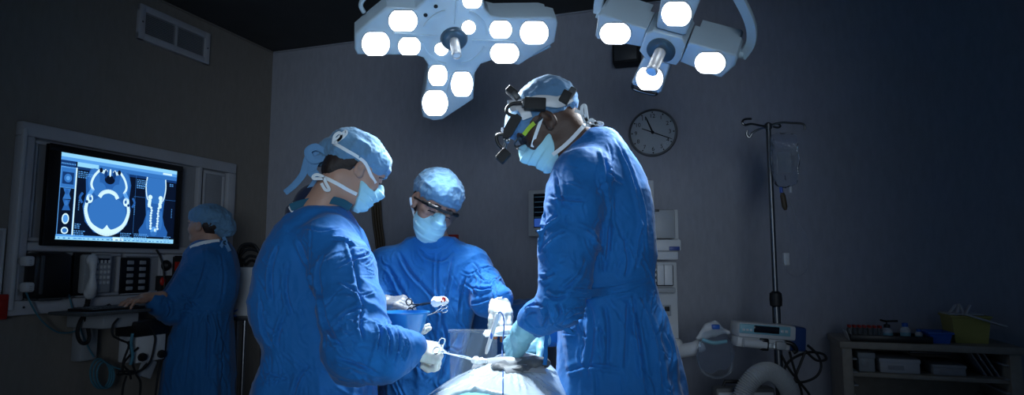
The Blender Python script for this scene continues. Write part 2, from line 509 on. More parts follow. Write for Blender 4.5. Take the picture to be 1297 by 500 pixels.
MB(FL).b2(xr-.02, xr+.012, zmid+.02, Z1-.07, .012, .05, .008).build('stile', M_panel, pan)
MB(FL).b2(xr+.016, xr+.034, zmid+.06, Z1-.09, .012, .03, .002).build('slot', M_black, pan)
mb = MB(FL); fr(mb, xr+.045, X1-.085, zmid+.03, Z1-.085, .02, .012, .028); mb.build('door_frame', M_panel, pan)
MB(FL).b2(xr+.06, X1-.1, zmid+.045, Z1-.1, .012, .018, .002).build('door_panel', M_panel2, pan)
mb = MB(FL); fr(mb, X0+.085, lw(58, 250)[0]+.3, zmid+.03, Z1-.085, .02, .012, .028); mb.build('screen_recess', M_panel, pan)
for a, b in ((27, 91), (92, 148), (150, 201), (203, 240)):
    xa = lw(a, 350)[0]+.006; xb = lw(b, 350)[0]-.006
    mb = MB(FL); fr(mb, xa, xb, zlo+.004, zmid-.026, .018, .012, .034, .005); mb.build('bay_frame', M_panel, pan)
mb = MB(FL)
for px, py in ((27, 232), (26, 268), (30, 389)):
    x, z = lw(px, py, .05); mb.cyl((x, z, .048), (x, z, .053), .006, 10)
mb.build('screw', M_darksteel, pan)

# ------------------------------------------------------------------ monitor with the scan
off = .085
def avg(*a): return sum(a)/len(a)
mx0 = avg(lw(62, 181, off)[0], lw(56, 309, off)[0]); mx1 = avg(lw(231, 210, off)[0], lw(228, 317, off)[0])
mz1 = avg(lw(62, 181, off)[1], lw(231, 210, off)[1]); mz0 = avg(lw(56, 309, off)[1], lw(228, 317, off)[1])
mon = thing('monitor', 'large flat monitor showing a head scan on the left wall panel', 'monitor', FL @ Vector(((mx0+mx1)/2, mz0, .05)))
mb = MB(FL); mb.b2(mx0, mx1, mz0, mz1, .05, off-.021, .006)
mb.build('housing', M_black, mon)
sx0 = avg(lw(77, 192, off)[0], lw(72, 301, off)[0]); sx1 = avg(lw(224.5, 218, off)[0], lw(221, 309, off)[0])
sz1 = avg(lw(77, 191, off)[1], lw(224.5, 217.5, off)[1]); sz0 = avg(lw(72, 301.5, off)[1], lw(221, 309.5, off)[1])
mb = MB(FL)
mb.b2(mx0, mx1, sz1, mz1, off-.008, off, .003); mb.b2(mx0, mx1, mz0, sz0, off-.008, off, .003)
mb.b2(mx0, sx0, sz0, sz1, off-.008, off, .003); mb.b2(sx1, mx1, sz0, sz1, off-.008, off, .003)
mb.build('bezel', M_black, mon)
MB(FL).b2((mx0+mx1)/2-.12, (mx0+mx1)/2+.12, (mz0+mz1)/2-.1, (mz0+mz1)/2+.1, .012, .035).build('wall_mount', M_darksteel, mon)
def em(name, col, s=1.0):
    return mat(name, (0, 0, 0), .3, emit=col, estr=s, vary=0)
E_dark = em('scan_black', (.002, .006, .022)); E_mid = em('scan_blue', (.035, .18, .55)); E_lt = em('scan_light_blue', (.10, .36, .85))
E_white = em('scan_white', (.62, .88, 1), 1.1); E_navy = em('scan_navy', (.006, .04, .17)); E_cy = em('scan_cyan', (.30, .70, 1)); E_soft = em('scan_soft_tissue', (.020, .12, .42))
mats = [E_dark, E_mid, E_lt, E_white, E_navy, E_cy, E_soft]
DK, MD, LT, WH, NV, CY, SO = range(7)
SW, SH = sx1-sx0, sz1-sz0
mb = MB(FL)
lay = [0]
def poly(pts, c, L):
    mb.cur = c
    z = off-.0075+.0003*L
    mb.add([(sx0+u*SW, sz0+v*SH, z) for u, v in pts], [tuple(range(len(pts)))])
def rect(u0, u1, v0, v1, c, L): poly([(u0, v0), (u1, v0), (u1, v1), (u0, v1)], c, L)
asp = SH/SW
def ell_(cu, cv, ru, rv, c, L, a0=0, a1=2*PI, n=40):
    poly([(cu+ru*math.cos(a0+(a1-a0)*i/n), cv+rv*math.sin(a0+(a1-a0)*i/n)) for i in range(n)], c, L)
def band(pts, w, c, L):
    """thick drawn line; built of quads"""
    q = [Vector((p[0], p[1]*asp, 0)) for p in pts]
    q = spline(q, 6); m = len(q)
    ww = w if isinstance(w, list) else [w]*m
    for i in range(m-1):
        tt = (q[i+1]-q[i]).normalized(); nn = Vector((-tt.y, tt.x, 0))
        wa = w if not isinstance(w, list) else np.interp(i/(m-1), np.linspace(0, 1, len(w)), w)
        wb = w if not isinstance(w, list) else np.interp((i+1)/(m-1), np.linspace(0, 1, len(w)), w)
        a = [q[i]+nn*wa/2, q[i]-nn*wa/2, q[i+1]-nn*wb/2, q[i+1]+nn*wb/2]
        poly([(p.x, p.y/asp) for p in a], c, L)
rect(0, 1, 0, 1, DK, 0)
rect(0, 1, .955, 1, CY, 1); rect(0, 1, .915, .955, LT, 1); rect(.0, .115, .84, .915, NV, 1); rect(.125, .29, .862, .915, CY, 2); rect(.29, 1, .862, .915, MD, 1)
rect(.12, 1, .83, .862, NV, 1); rect(.86, .95, .925, .95, WH, 2)
for i in range(9): rect(.01+i*.012, .017+i*.012, .868, .885, LT, 2)
rect(0, 1, 0, .055, CY, 1); rect(.44, .53, .008, .047, WH, 2); rect(0, .44, .035, .055, LT, 2)
rng = random.Random(3)
for i in range(26):
    u = .02+i*.037; rect(u, u+rng.uniform(.008, .025), .012, .024, MD, 3)
# thumbnails
rect(.008, .127, .055, .845, LT, 1); rect(.118, .128, .055, .845, WH, 2)
rect(.012, .115, .60, .83, MD, 2); rect(.022, .105, .64, .78, NV, 3); ell_(.063, .71, .028, .05, MD, 4); ell_(.063, .71, .014, .025, LT, 5)
rect(.012, .115, .06, .595, DK, 2)
for v, (a, b) in zip((.53, .40, .24, .105), ((MD, SO), (SO, MD), (WH, LT), (WH, MD))):
    if v > .35:
        poly([(.035, v+.06), (.09, v+.06), (.08, v), (.095, v-.06), (.035, v-.065), (.05, v)], a, 3); ell_(.062, v+.02, .014, .03, b, 4)
    else: ell_(.065, v, .026, .062 if v > .2 else .04, a, 3); ell_(.065, v, .018, .046 if v > .2 else .026, b, 4)
# axial head scan
cx, cy = .385, .36
poly([(cx-.15, .93-.06), (cx+.16, .93-.06), (cx+.185, .72), (cx+.175, .55), (cx+.195, .40), (cx+.17, .22), (cx+.10, .10), (cx, .062), (cx-.10, .10), (cx-.175, .22), (cx-.2, .40), (cx-.18, .55), (cx-.19, .74)], SO, 2)
for s in (-1, 1):
    ell_(cx+s*.125, .72, .045, .15, MD, 3); ell_(cx+s*.075, .62, .05, .09, MD, 3)
    band([(cx+s*.085, .86), (cx+s*.125, .78), (cx+s*.145, .68), (cx+s*.125, .60)], .018, WH, 4)
    band([(cx+s*.13, .62), (cx+s*.15, .56), (cx+s*.165, .52)], .03, LT, 4)
    ell_(cx+s*.15, .50, .026, .055, WH, 4); ell_(cx+s*.145, .50, .010, .022, SO, 5); ell_(cx+s*.17, .46, .010, .018, NV, 5)
    band([(cx+s*.205, .56), (cx+s*.225, .50), (cx+s*.205, .44)], .018, SO, 3)
    band([(cx+s*.03, .90-.03), (cx+s*.05, .84), (cx+s*.085, .865)], .026, WH, 4)
band([(cx-.16, .50), (cx-.175, .36), (cx-.14, .21), (cx-.07, .125), (cx, .10), (cx+.07, .125), (cx+.14, .21), (cx+.175, .36), (cx+.16, .50)], [.022, .026, .03, .04, .05, .04, .03, .026, .022], WH, 4)
poly([(cx-.05, .12), (cx+.05, .12), (cx+.015, .165), (cx, .20), (cx-.015, .165)], WH, 5)
poly([(cx+.155*math.cos(a), .34+.215*math.sin(a)) for a in np.linspace(0, 2*PI, 40)[:-1]], MD, 3)
ell_(cx, .58, .085, .06, MD, 3)
band([(cx-.075, .53), (cx-.05, .585), (cx, .61), (cx+.05, .585), (cx+.075, .53)], .03, WH, 5)
band([(cx-.045, .55), (cx, .575), (cx+.045, .55)], .014, MD, 6)
ell_(cx, .755, .042, .055, DK, 4); ell_(cx-.035, .82, .012, .05, NV, 5); ell_(cx+.035, .82, .012, .05, NV, 5); ell_(cx, .84, .008, .05, WH, 5); ell_(cx-.075, .86, .014, .03, DK, 5); ell_(cx+.075, .86, .014, .03, DK, 5)
# coronal neck scan
kx = .80
poly([(kx-.085, .86), (kx+.085, .86), (kx+.1, .7), (kx+.085, .5), (kx+.08, .35), (kx+.10, .24), (kx+.135, .15), (kx+.13, .08), (kx-.13, .08), (kx-.14, .16), (kx-.10, .25), (kx-.08, .36), (kx-.09, .5), (kx-.1, .7)], SO, 2)
poly([(kx-.085, .86), (kx+.085, .86), (kx+.088, .68), (kx+.06, .56), (kx+.02, .52), (kx-.02, .52), (kx-.06, .56), (kx-.088, .68)], MD, 3)
band([(kx-.088, .86), (kx-.095, .74), (kx-.085, .62), (kx-.07, .56)], .010, WH, 4); band([(kx+.088, .86), (kx+.095, .74), (kx+.085, .62), (kx+.07, .56)], .010, WH, 4)
rr = random.Random(5)
for s in (-1, 1):
    for k in range(5): ell_(kx+s*(.045+.012*rr.random()), .56-.02*k, .016, .018, WH, 5, n=12)
    for k in range(9): ell_(kx+s*(.03+.006*rr.random()), .46-.034*k, .011, .017, WH, 5, n=10)
    ell_(kx+s*.06, .30, .018, .13, MD, 3); ell_(kx+s*.05, .60, .02, .03, WH, 4)
ell_(kx, .165, .032, .05, LT, 4); ell_(kx, .12, .03, .03, MD, 5); ell_(kx+.012, .17, .010, .022, WH, 6)
rect(.61, .612, .10, .86, MD, 2); rect(.60, 1, .585, .588, MD, 2)
for (u, v, n, l) in ((.135, .80, 4, .11), (.13, .10, 5, .10), (.135, .18, 3, .05), (.50, .10, 4, .12), (.62, .80, 4, .10), (.62, .72, 2, .07), (.93, .80, 2, .05), (.62, .10, 5, .13), (.90, .08, 4, .08)):
    for k in range(n):
        uu = u; end = u+l*rr.uniform(.6, 1)
        while uu < end:
            w = rr.uniform(.006, .018); rect(uu, uu+w, v-k*.022, v-k*.022+.010, LT, 7); uu += w+.006
for u in (.155, .61, .965):
    for k in range(6): rect(u-.004, u+.004, .46-k*.022, .468-k*.022, LT, 7)
scr = MB(FL).b2(sx0-.004, sx1+.004, sz0-.004, sz1+.004, off-.02, off-.0078).build('screen', M_black, mon)
mb.build('scan_image', mats, scr)
# ------------------------------------------------------------------ text helper
def text_mb(mb, s, size, x, y, z, M=None):
    cu = bpy.data.curves.new('t', 'FONT'); cu.body = s; cu.size = size; cu.align_x = 'CENTER'; cu.align_y = 'CENTER'; cu.extrude = .0006
    o = bpy.data.objects.new('t', cu); COL.objects.link(o)
    dg = bpy.context.evaluated_depsgraph_get(); me = bpy.data.meshes.new_from_object(o.evaluated_get(dg))
    R = M or Matrix.Identity(4)
    mb.add([tuple(R @ Vector((v.co.x+x, v.co.y+y, v.co.z+z))) for v in me.vertices], [tuple(p.vertices) for p in me.polygons])
    bpy.data.objects.remove(o); bpy.data.curves.remove(cu); bpy.data.meshes.remove(me)

# ------------------------------------------------------------------ black dispenser with two white plugs
x0, x1, z0, z1 = lrect(36, 319, 86, 379, .09)
t = thing('glove_dispenser', 'black rounded wall dispenser at the left end of the panel under the monitor', 'dispenser', FL @ Vector(((x0+x1)/2, z0, .02)))
mb = MB(FL); mb.b2(x0, x1, z0, z1, .03, .13, .03); mb.build('housing', M_black, t)
MB(FL).b2(x0+.03, x0+.05, z0+.03, z1-.02, .12, .136, .006).build('lid_edge', M_dgrey, t)
MB(FL).b2(x0-.025, x0+.06, z0+.02, z1-.02, .012, .05, .004).build('back_plate', M_grey, t)
MB(FL).b2((x0+x1)/2-.06, (x0+x1)/2+.06, z0-.006, z0+.012, .05, .12, .006).build('chute', M_dgrey, t)
for nm, (a, b, c, d) in (('upper', (28, 324, 41, 337)), ('lower', (28, 357, 41, 370))):
    x0, x1, z0, z1 = lrect(a, b, c, d, .1)
    t = thing('wall_plug', 'white plug adaptor, %s of the two left of the black dispenser' % nm, 'plug', FL @ Vector(((x0+x1)/2, z0, .06)), 'white plugs')
    MB(FL).b2(x0, x1, z0, z1, .075, .125, .012).build('body', M_white, t)
    MB(FL).b2(x0+.012, x1-.012, z0+.012, z1-.012, .02, .08, .006).build('neck', M_grey, t)
    mb = MB(FL)
    for k in range(3): mb.b2(x0+.02, x1-.02, z1-.02-.010*k, z1-.024-.010*k, .1245, .1265)
    mb.build('mark', M_grey, t)

# ------------------------------------------------------------------ telephone
x0, x1, z0, z1 = lrect(97, 322, 137, 371, .06)
t = thing('wall_telephone', 'pale wall telephone with handset and keypad beside the black dispenser', 'telephone', FL @ Vector(((x0+x1)/2, z0, .03)))
MB(FL).b2(x0-.01, x0+.09, z0-.012, z1+.01, .02, .05, .006).build('back_plate', M_black, t)
mb = MB(FL); mb.b2(x0+.02, x1, z0, z1, .04, .09, .014); base = mb.build('base', M_grey, t)
kx0 = x0+.44*(x1-x0); kw = (x1-x0)*.5
for r in range(5):
    for c in range(4):
        MB(FL).b2(kx0+c*kw/4+.004, kx0+(c+1)*kw/4-.004, z0+.05+r*.030, z0+.05+r*.030+.018, .089, .097, .003).build('key', M_white, base)
MB(FL).b2(kx0+.01, kx0+kw-.01, z1-.05, z1-.022, .089, .093, .002).build('display', M_screenoff, base)
hx = x0+.038
pts = spline([(hx+.01, z1-.03, .11), (hx+.004, z1-.09, .128), (hx, (z0+z1)/2, .134), (hx+.004, z0+.06, .128), (hx+.01, z0+.0, .11)], 6)
hs = MB(FL); hs.tube(pts, [.85*q for q in [.030, .031, .030, .027, .023, .021, .020, .019, .018, .018, .018, .018, .018, .018, .019, .020, .022, .024, .027, .030, .033, .034, .034, .034, .032]][:len(pts)], 16)
hs.ball((hx+.012, z1-.035, .108), (.034, .036, .02)); hs.ball((hx+.012, z0+.005, .108), (.036, .038, .02))
hs.build('handset', M_white, t)
a = Vector((hx+.01, z0-.03, .10))
q1 = Vector((*lw(109, 392, .12), .12)); q2 = Vector((*lw(139, 387, .26), .26))
path = spline([a, a+(q1-a)*.6, q1, q1+Vector((.05, -.02, .04)), (q1+q2)/2+Vector((0, -.02, 0)), q2], 40)
coil = []
for i, p in enumerate(path):
    tt = (path[min(i+1, len(path)-1)]-path[max(i-1, 0)]).normalized(); u = tt.orthogonal().normalized(); w = tt.cross(u); g = i*.95
    coil.append(p+(u*math.cos(g)+w*math.sin(g))*.011)
MB(FL).tube(coil, .0032, 6).build('coiled_cord', M_rubber, t)

# ------------------------------------------------------------------ button panel
x0, x1, z0, z1 = lrect(151, 326, 188, 371, .03)
t = thing('switch_panel', 'black panel of ten pale push buttons right of the telephone', 'control panel', FL @ Vector(((x0+x1)/2, z0, .012)))
MB(FL).b2(x0, x1, z0, z1, .012, .04, .006).build('plate', M_black, t)
for r in range(5):
    for c in range(2):
        cx_ = x0+(x1-x0)*(.30+.42*c); cz = z0+(z1-z0)*(.14+.18*r)
        MB(FL).b2(cx_-.022, cx_+.022, cz-.012, cz+.012, .038, .048, .004).build('button', M_grey, t)
# ------------------------------------------------------------------ socket block with a plug
x0, x1, z0, z1 = lrect(203, 323, 233, 368, .03)
t = thing('socket_block', 'dark power socket block with black plug and red switch behind the nurse', 'socket', FL @ Vector(((x0+x1)/2, z0, .012)))
MB(FL).b2(x0, x0+.5*(x1-x0)-.004, z0+.02, z1, .012, .035, .005).build('plate', M_white, t)
MB(FL).b2(x0+.5*(x1-x0)+.004, x1, z0+.02, z1, .012, .035, .005).build('plate', M_matblack, t)
MB(FL).b2(x0-.02, x1-.02, z0-.03, z0+.10, .012, .06, .006).build('box', M_matblack, t)
px_, pz_ = lw(212, 336, .05)
mb = MB(FL); mb.lathe([(.034, 0), (.036, .01), (.026, .028), (.014, .04)], (px_, pz_, .03), n=20); mb.build('plug', M_rubber, t)
px2, pz2 = lw(226, 337, .05)
MB(FL).b2(px2-.018, px2+.018, pz2-.03, pz2+.03, .034, .045, .004).build('red_switch', M_red, t)
px3, pz3 = lw(206, 356, .06)
MB(FL).ball((px3, pz3, .062), (.022, .028, .012)).build('red_indicator', M_red, t)
c1 = [FL @ Vector((*lw(x, y, o), o)) for x, y, o in ((198, 316, .05), (203, 325, .06), (207, 340, .07), (208, 360, .07), (206, 385, .08), (200, 410, .1))]
o = MB().tube(spline(c1, 8), .006, 8).build('power_cable', M_rubber, None, origin=c1[-1]); tag(o, 'black cable dropping from the monitor past the socket block', 'cable')

# ------------------------------------------------------------------ left edge: red box and white switch
x0, x1, z0, z1 = lrect(-16, 373, 9, 405, .05)
t = thing('alarm_box', 'red box on the left wall at the lower left edge', 'alarm box', FL @ Vector(((x0+x1)/2, z0, 0)))
MB(FL).b2(x0, x1, z0, z1, 0, .06, .006).build('case', M_red, t)
MB(FL).b2(x0+.015, x1-.015, z0+.02, z1-.03, .058, .064, .003).build('door', M_red, t)
x0, x1, z0, z1 = lrect(-30, 290, 3, 372, .02)
t = thing('wall_notice', 'pale narrow plate on the left wall above the red box', 'plate', FL @ Vector(((x0+x1)/2, z0, 0)))
MB(FL).b2(x0, x1, z0, z1, 0, .012, .002).build('sheet', M_panel, t)
mb = MB(FL); fr(mb, x0-.008, x1+.008, z0-.008, z1+.008, .012, 0, .02, .003); mb.build('edge', M_white, t)

# ------------------------------------------------------------------ clock
off = .045
ax, az = bw(826.5, 167.3, off); R_ = (bw(858, 167, off)[0]-bw(795.5, 167, off)[0])/2
t = thing('wall_clock', 'round wall clock with black numerals on the back wall', 'clock', FB @ Vector((ax, az, 0)))
FC = FB @ Matrix.Translation((ax, az, 0))
MB(FC).lathe([(R_*.9, .0), (R_*.98, .006), (R_, .02), (R_, .04), (R_*.975, .05), (R_*.93, .05), (R_*.905, .042), (R_*.90, .03)], n=64, cap=False).build('rim', M_darksteel, t)
M_face = mat('clock_face', (.62, .66, .70), .5, vary=.02)
face = MB(FC).lathe([(R_*.92, .0), (R_*.92, .030)], n=64).build('face', M_face, t)
mb = MB(FC)
for h in range(1, 13):
    g = PI/2-h*PI/6; text_mb(mb, str(h), R_*.235, R_*.69*math.cos(g), R_*.69*math.sin(g), .031)
mb.build('numerals', M_ink, face)
mb = MB(FC)
for h in range(12):
    g = PI/2-h*PI/6; mb.box((R_*.845*math.cos(g), R_*.845*math.sin(g), .031), (R_*.06, R_*.045, .002), 0, Matrix.Rotation(g, 3, 'Z'))
mb.build('hour_marks', M_ink, face)
def hand(deg, l0, l1, w, z):
    g = math.radians(90-deg); d = Vector((math.cos(g), math.sin(g), 0)); n = Vector((-d.y, d.x, 0)); m = MB(FC)
    m.tube([d*(-l0)+Vector((0, 0, z)), Vector((0, 0, z)), d*l1*.8+Vector((0, 0, z)), d*l1+Vector((0, 0, z))], 0, flat=[(w*.7, .002), (w, .002), (w*.8, .002), (w*.3, .002)], up=(0, 0, 1)); return m
hand(338, R_*.0, R_*.74, R_*.07, .035).build('hour_hand', M_ink, t)
hand(113, R_*.47, R_*.86, R_*.045, .039).build('minute_hand', M_ink, t)
MB(FC).lathe([(R_*.065, .031), (R_*.065, .041), (R_*.03, .044)], n=20).build('hub', M_ink, t)
MB(FC).lathe([(R_*.925, .045), (R_*.8, .052), (R_*.5, .058), (R_*.2, .061), (.001, .0615)], n=48, cap=False).build('glass', M_glass, t)

# ------------------------------------------------------------------ dark speaker box on the back wall, red call box, brown hoses
x0, x1, z0, z1 = brect(776, 53, 810, 80, .12)
t = thing('wall_speaker', 'dark box speaker on the back wall behind the smaller lamp', 'speaker', FB @ Vector(((x0+x1)/2, z0, 0)))
MB(FB).b2(x0, x1, z0, z1, .02, .14, .008).build('case', M_matblack, t)
MB(FB).b2(x0+.015, x1-.015, z0+.015, z1-.015, .138, .146, .004).build('grille', M_dgrey, t)
MB(FB).b2((x0+x1)/2-.03, (x0+x1)/2+.03, z0+.04, z1-.04, 0, .03).build('bracket', M_darksteel, t)
x0, x1, z0, z1 = brect(562, 297, 579, 309, .03)
t = thing('call_point', 'small red box on the back wall behind the goggled woman', 'call point', FB @ Vector(((x0+x1)/2, z0, 0)))
MB(FB).b2(x0, x1, z0, z1, 0, .03, .004).build('case', M_red, t)
MB(FB).b2(x0+.02, x1-.02, z0+.016, z1-.016, .028, .034, .002).build('button', M_black, t)
t = on_b('hose_bundle', 'brown hoses hanging on the back wall between the two women', 'hose', 478, 330, .05)
for k in range(4):
    pts = [FB @ Vector((*bw(x, y, .05+.012*(k % 2)), .05+.012*(k % 2))) for x, y in ((470+3.2*k, 215), (471+3.3*k, 250), (473+3.2*k, 280), (477+3*k, 310), (480+2*k, 350), (476+2*k, 400), (474, 440))]
    MB().tube(spline(pts, 6), .0095, 10).build('hose', M_brown, t)
x, z = bw(475, 212, .03)
MB(FB).b2(x-.05, x+.05, z-.03, z+.04, 0, .09, .008).build('wall_hook', M_grey, t)

# ------------------------------------------------------------------ small patient monitor
off = .16
x0, x1, z0, z1 = brect(669, 240, 712, 299, off)
t = thing('patient_monitor', 'small white framed vital signs monitor left of the tall man', 'monitor', FB @ Vector(((x0+x1)/2, z0, .02)))
MB(FB).b2(x0, x1, z0, z1, off-.07, off, .008).build('housing', M_white, t)
px0, px1, pz0, pz1 = brect(676, 245, 706, 288, off)
scr = MB(FB).b2(px0, px1, pz0, pz1, off-.01, off+.002).build('screen', M_screenoff, t)
mb = MB(FB)
for k in range(5):
    z = pz0+(pz1-pz0)*(.30+.15*k); mb.b2(px0+.005, px1-.005, z, z+.0025, off+.0015, off+.003)
mb.build('trace', em('trace_glow', (.05, .12, .2), .6), scr)
MB(FB).b2(px0+.004, px0+.07, pz0+.006, pz0+.06, off+.0015, off+.003).build('value_field', em('value_glow', (.03, .10, .45), .7), scr)
mb = MB(FB)
for i in range(5):
    x = px0+.02+i*.032; mb.cyl((x, z0+.035, off-.002), (x, z0+.035, off+.006), .008, 12)
mb.build('button', M_dgrey, t)
MB(FB).b2((x0+x1)/2-.03, (x0+x1)/2+.03, (z0+z1)/2-.05, (z0+z1)/2+.05, 0, off-.06).build('arm', M_grey, t)
RZ = 0.0
# ------------------------------------------------------------------ anaesthesia machine behind the tall man
Y = 3.25
t = thing('anaesthesia_machine', 'tall white anaesthesia machine behind the tall man', 'medical machine', (P(838, 330, Y).x, Y+.2, 0))
def yb(x0, y0, x1, y1, Y0, Y1, bev=.008):
    """box from a pixel box on its front face at depth Y0, reaching back to Y1"""
    a = P(x0, y1, Y0); b = P(x1, y0, Y0); return (a.x, b.x, Y0, Y1, a.z, b.z, bev)
x0, x1, _, _, zb, zt, _ = yb(800, 331, 858, 420, Y, Y+.4)
MB().b2(x0, x1, Y, Y+.4, .12, zt, .012).build('column', M_white, t)
MB().b2(*yb(822, 303, 863, 318, Y-.06, Y+.36, .01)).build('display_shelf', M_white, t)
MB().b2(*yb(820, 318, 859, 329, Y-.03, Y+.36, .006)).build('work_surface', M_white, t)
MB().b2(*yb(848, 312, 861, 317, Y-.066, Y-.05, .002)).build('badge', mat('navy_badge', (.03, .06, .25), .4), t)
MB().b2(*yb(830, 265, 855, 302, Y+.02, Y+.1, .008)).build('side_monitor', M_grey, t)
MB().b2(*yb(828, 265, 835, 268, Y+.015, Y+.09, .003)).build('monitor_clip', M_dgrey, t)
MB().b2(*yb(851, 265, 859, 304, Y+.05, Y+.14, .006)).build('monitor_bracket', M_white, t)
MB().b2(*yb(816, 228, 828, 303, Y+.1, Y+.16, .006)).build('mast', M_white, t)
cp = MB().b2(*yb(818, 335, 853, 362, Y-.03, Y+.02, .006)).build('control_panel', M_black, t)
for r in range(3):
    for c in range(2):
        p = P(822+7*c, 341+7*r, Y-.03); MB().cyl((p.x, Y-.045, p.z), (p.x, Y-.028, p.z), .008, 14).build('knob', M_white, cp)
MB().b2(*yb(833, 335, 841, 361, Y-.05, Y-.02, .004)).build('vaporiser', M_white, t)
MB().b2(*yb(842, 335, 852, 361, Y-.05, Y-.02, .004)).build('vaporiser', M_white, t)
MB().b2(*yb(820, 364, 856, 371, Y-.06, Y+.02, .006)).build('handle_bar', M_grey, t)
lab = MB().b2(*yb(840, 386, 850, 400, Y-.006, Y+.004, .002)).build('label_plate', M_grey, t)
MB().b2(*yb(842, 388, 848, 394, Y-.009, Y-.004, .001)).build('label_mark', M_ink, lab)
p = P(860, 387, Y); MB().cyl((p.x-.02, Y+.08, p.z), (p.x+.01, Y+.08, p.z), .018, 14).build('side_valve', M_black, t)
p = P(852, 437, Y)
mb = MB(); mb.tube(spline([P(850, 446, Y+.05), P(864, 444, Y-.02), P(880, 441, Y-.06), P(889, 436, Y-.06)], 6), .034, 14); mb.build('support_arm', M_white, t)
MB().ball(P(857, 438, Y), (.035, .035, .04)).build('arm_joint', M_white, t)
MB().b2(x0-.06, x1+.06, Y-.08, Y+.46, .07, .14, .02).build('base', M_grey, t)
for sx in (x0-.03, x1+.03):
    for sy in (Y-.03, Y+.4): MB().lathe([(.02, -.015), (.035, -.012), (.035, .012), (.02, .015)], (sx, sy, .035), Matrix.Rotation(PI/2, 3, 'Y'), 20).build('caster', M_rubber, t)

# ------------------------------------------------------------------ breathing mask kit in clear plastic hanging on the arm
Y = 3.1
t = thing('breathing_bag', 'clear plastic breathing bag with pale hood right of the white machine', 'breathing bag', P(905, 470, Y))
s = SDF(.006)
s.ell(P(906, 436, Y), (.075, .05, .095), k=.02); s.ell(P(898, 455, Y), (.055, .045, .06), k=.03); s.ell(P(918, 448, Y), (.04, .04, .07), k=.03)
V, Q = s.mesh(); N = normals(V, Q); V = V+N*(.006*fbm(V*22, 2))[:, None]; to_obj('clear_bag', V, Q, mat('bag_film', (.75, .82, .92), .25, trans=.96, ior=1.06), t)
s = SDF(.005)
s.chain([P(884, 428, Y), P(896, 416, Y), P(906, 411, Y)], [.008, .022, .014], k=.02); s.chain([P(905, 412, Y), P(923, 420, Y)], [.014, .005], k=.02)
s.chain([P(890, 428, Y), P(906, 422, Y), P(921, 421, Y)], [.010, .014, .005], k=.02)
V, Q = s.mesh(); N = normals(V, Q); V = V+N*(.004*fbm(V*25, 2))[:, None]; to_obj('paper_hood', V, Q, M_white, t)
MB().b2(*yb(903, 411, 912, 417, Y-.045, Y-.02, .004)).build('blue_patch', M_bluebin, t)
mb = MB(); mb.tube(spline([P(890, 430, Y-.03), P(904, 434, Y-.055), P(920, 432, Y-.04)], 6), .009, 10); mb.build('pale_tube', M_lblue, t)
mb = MB(); mb.tube(spline([P(888, 432, Y), P(884, 450, Y), P(890, 470, Y), P(910, 478, Y), P(926, 468, Y), P(925, 440, Y)], 6), .006, 8); mb.build('tube', M_clear, t)

# ------------------------------------------------------------------ IV stand
Y = 3.15
b_ = P(984, 410, Y); zt = P(972, 160, Y).z
ivx = b_.x
t = thing('iv_stand', 'tall steel drip stand with four hooks left of the shelf unit', 'drip stand', (ivx, Y, 0))
MB().cyl((ivx, Y, .08), (ivx, Y, P(984, 378, Y).z), .019, 20).build('lower_pole', M_darksteel, t)
MB().cyl((ivx, Y, P(984, 384, Y).z), (ivx, Y, zt), .0125, 20).build('upper_pole', M_darksteel, t)
MB().lathe([(.02, -.035), (.028, -.03), (.03, 0), (.028, .03), (.016, .04)], (ivx, Y, P(984, 379, Y).z), n=20).build('collar', M_rubber, t)
MB().lathe([(.018, -.012), (.018, .012), (.008, .02)], (ivx, Y, zt), n=20).build('hub', M_darksteel, t)
def hook(pts): 
    mb = MB(); mb.tube(spline([Vector(p) for p in pts], 8), .0055, 8); mb.build('hook', M_darksteel, t)
k = mpp(Y); c = Vector((ivx, Y, zt))
hook([c, c+Vector((-.05, -.02, .0)), c+Vector((-.10, -.04, .004)), c+Vector((-.135, -.05, -.004)), c+Vector((-.15, -.05, .01)), c+Vector((-.135, -.045, .026)), c+Vector((-.10, -.04, .03))])
hook([c, c+Vector((-.03, .03, -.006)), c+Vector((-.06, .05, -.022)), c+Vector((-.075, .06, -.045)), c+Vector((-.088, .062, -.03)), c+Vector((-.085, .06, -.008))])
hook([c, c+Vector((.05, -.03, .012)), c+Vector((.10, -.05, .006)), c+Vector((.145, -.06, .0)), c+Vector((.158, -.06, -.015)), c+Vector((.155, -.058, -.03))])
hook([c, c+Vector((.03, .05, .012)), c+Vector((.055, .08, .026)), c+Vector((.085, .09, .036)), c+Vector((.1, .09, .022)), c+Vector((.085, .085, .012)), c+Vector((.06, .08, .016))])
for g in range(5):
    a = g*2*PI/5+.3; d = Vector((math.cos(a), math.sin(a), 0)); e = c+d*.28
    leg = MB(); leg.tube([Vector((ivx, Y, .10)), Vector((ivx, Y, .10))+d*.14, Vector((ivx, Y, .075))+d*.28], .014, 12); lo = leg.build('leg', M_darksteel, t)
    MB().lathe([(.015, -.012), (.03, -.01), (.03, .01), (.015, .012)], (ivx+d.x*.28, Y+d.y*.28, .03), Matrix.Rotation(PI/2, 3, 'Y'), 18).build('caster', M_rubber, lo)
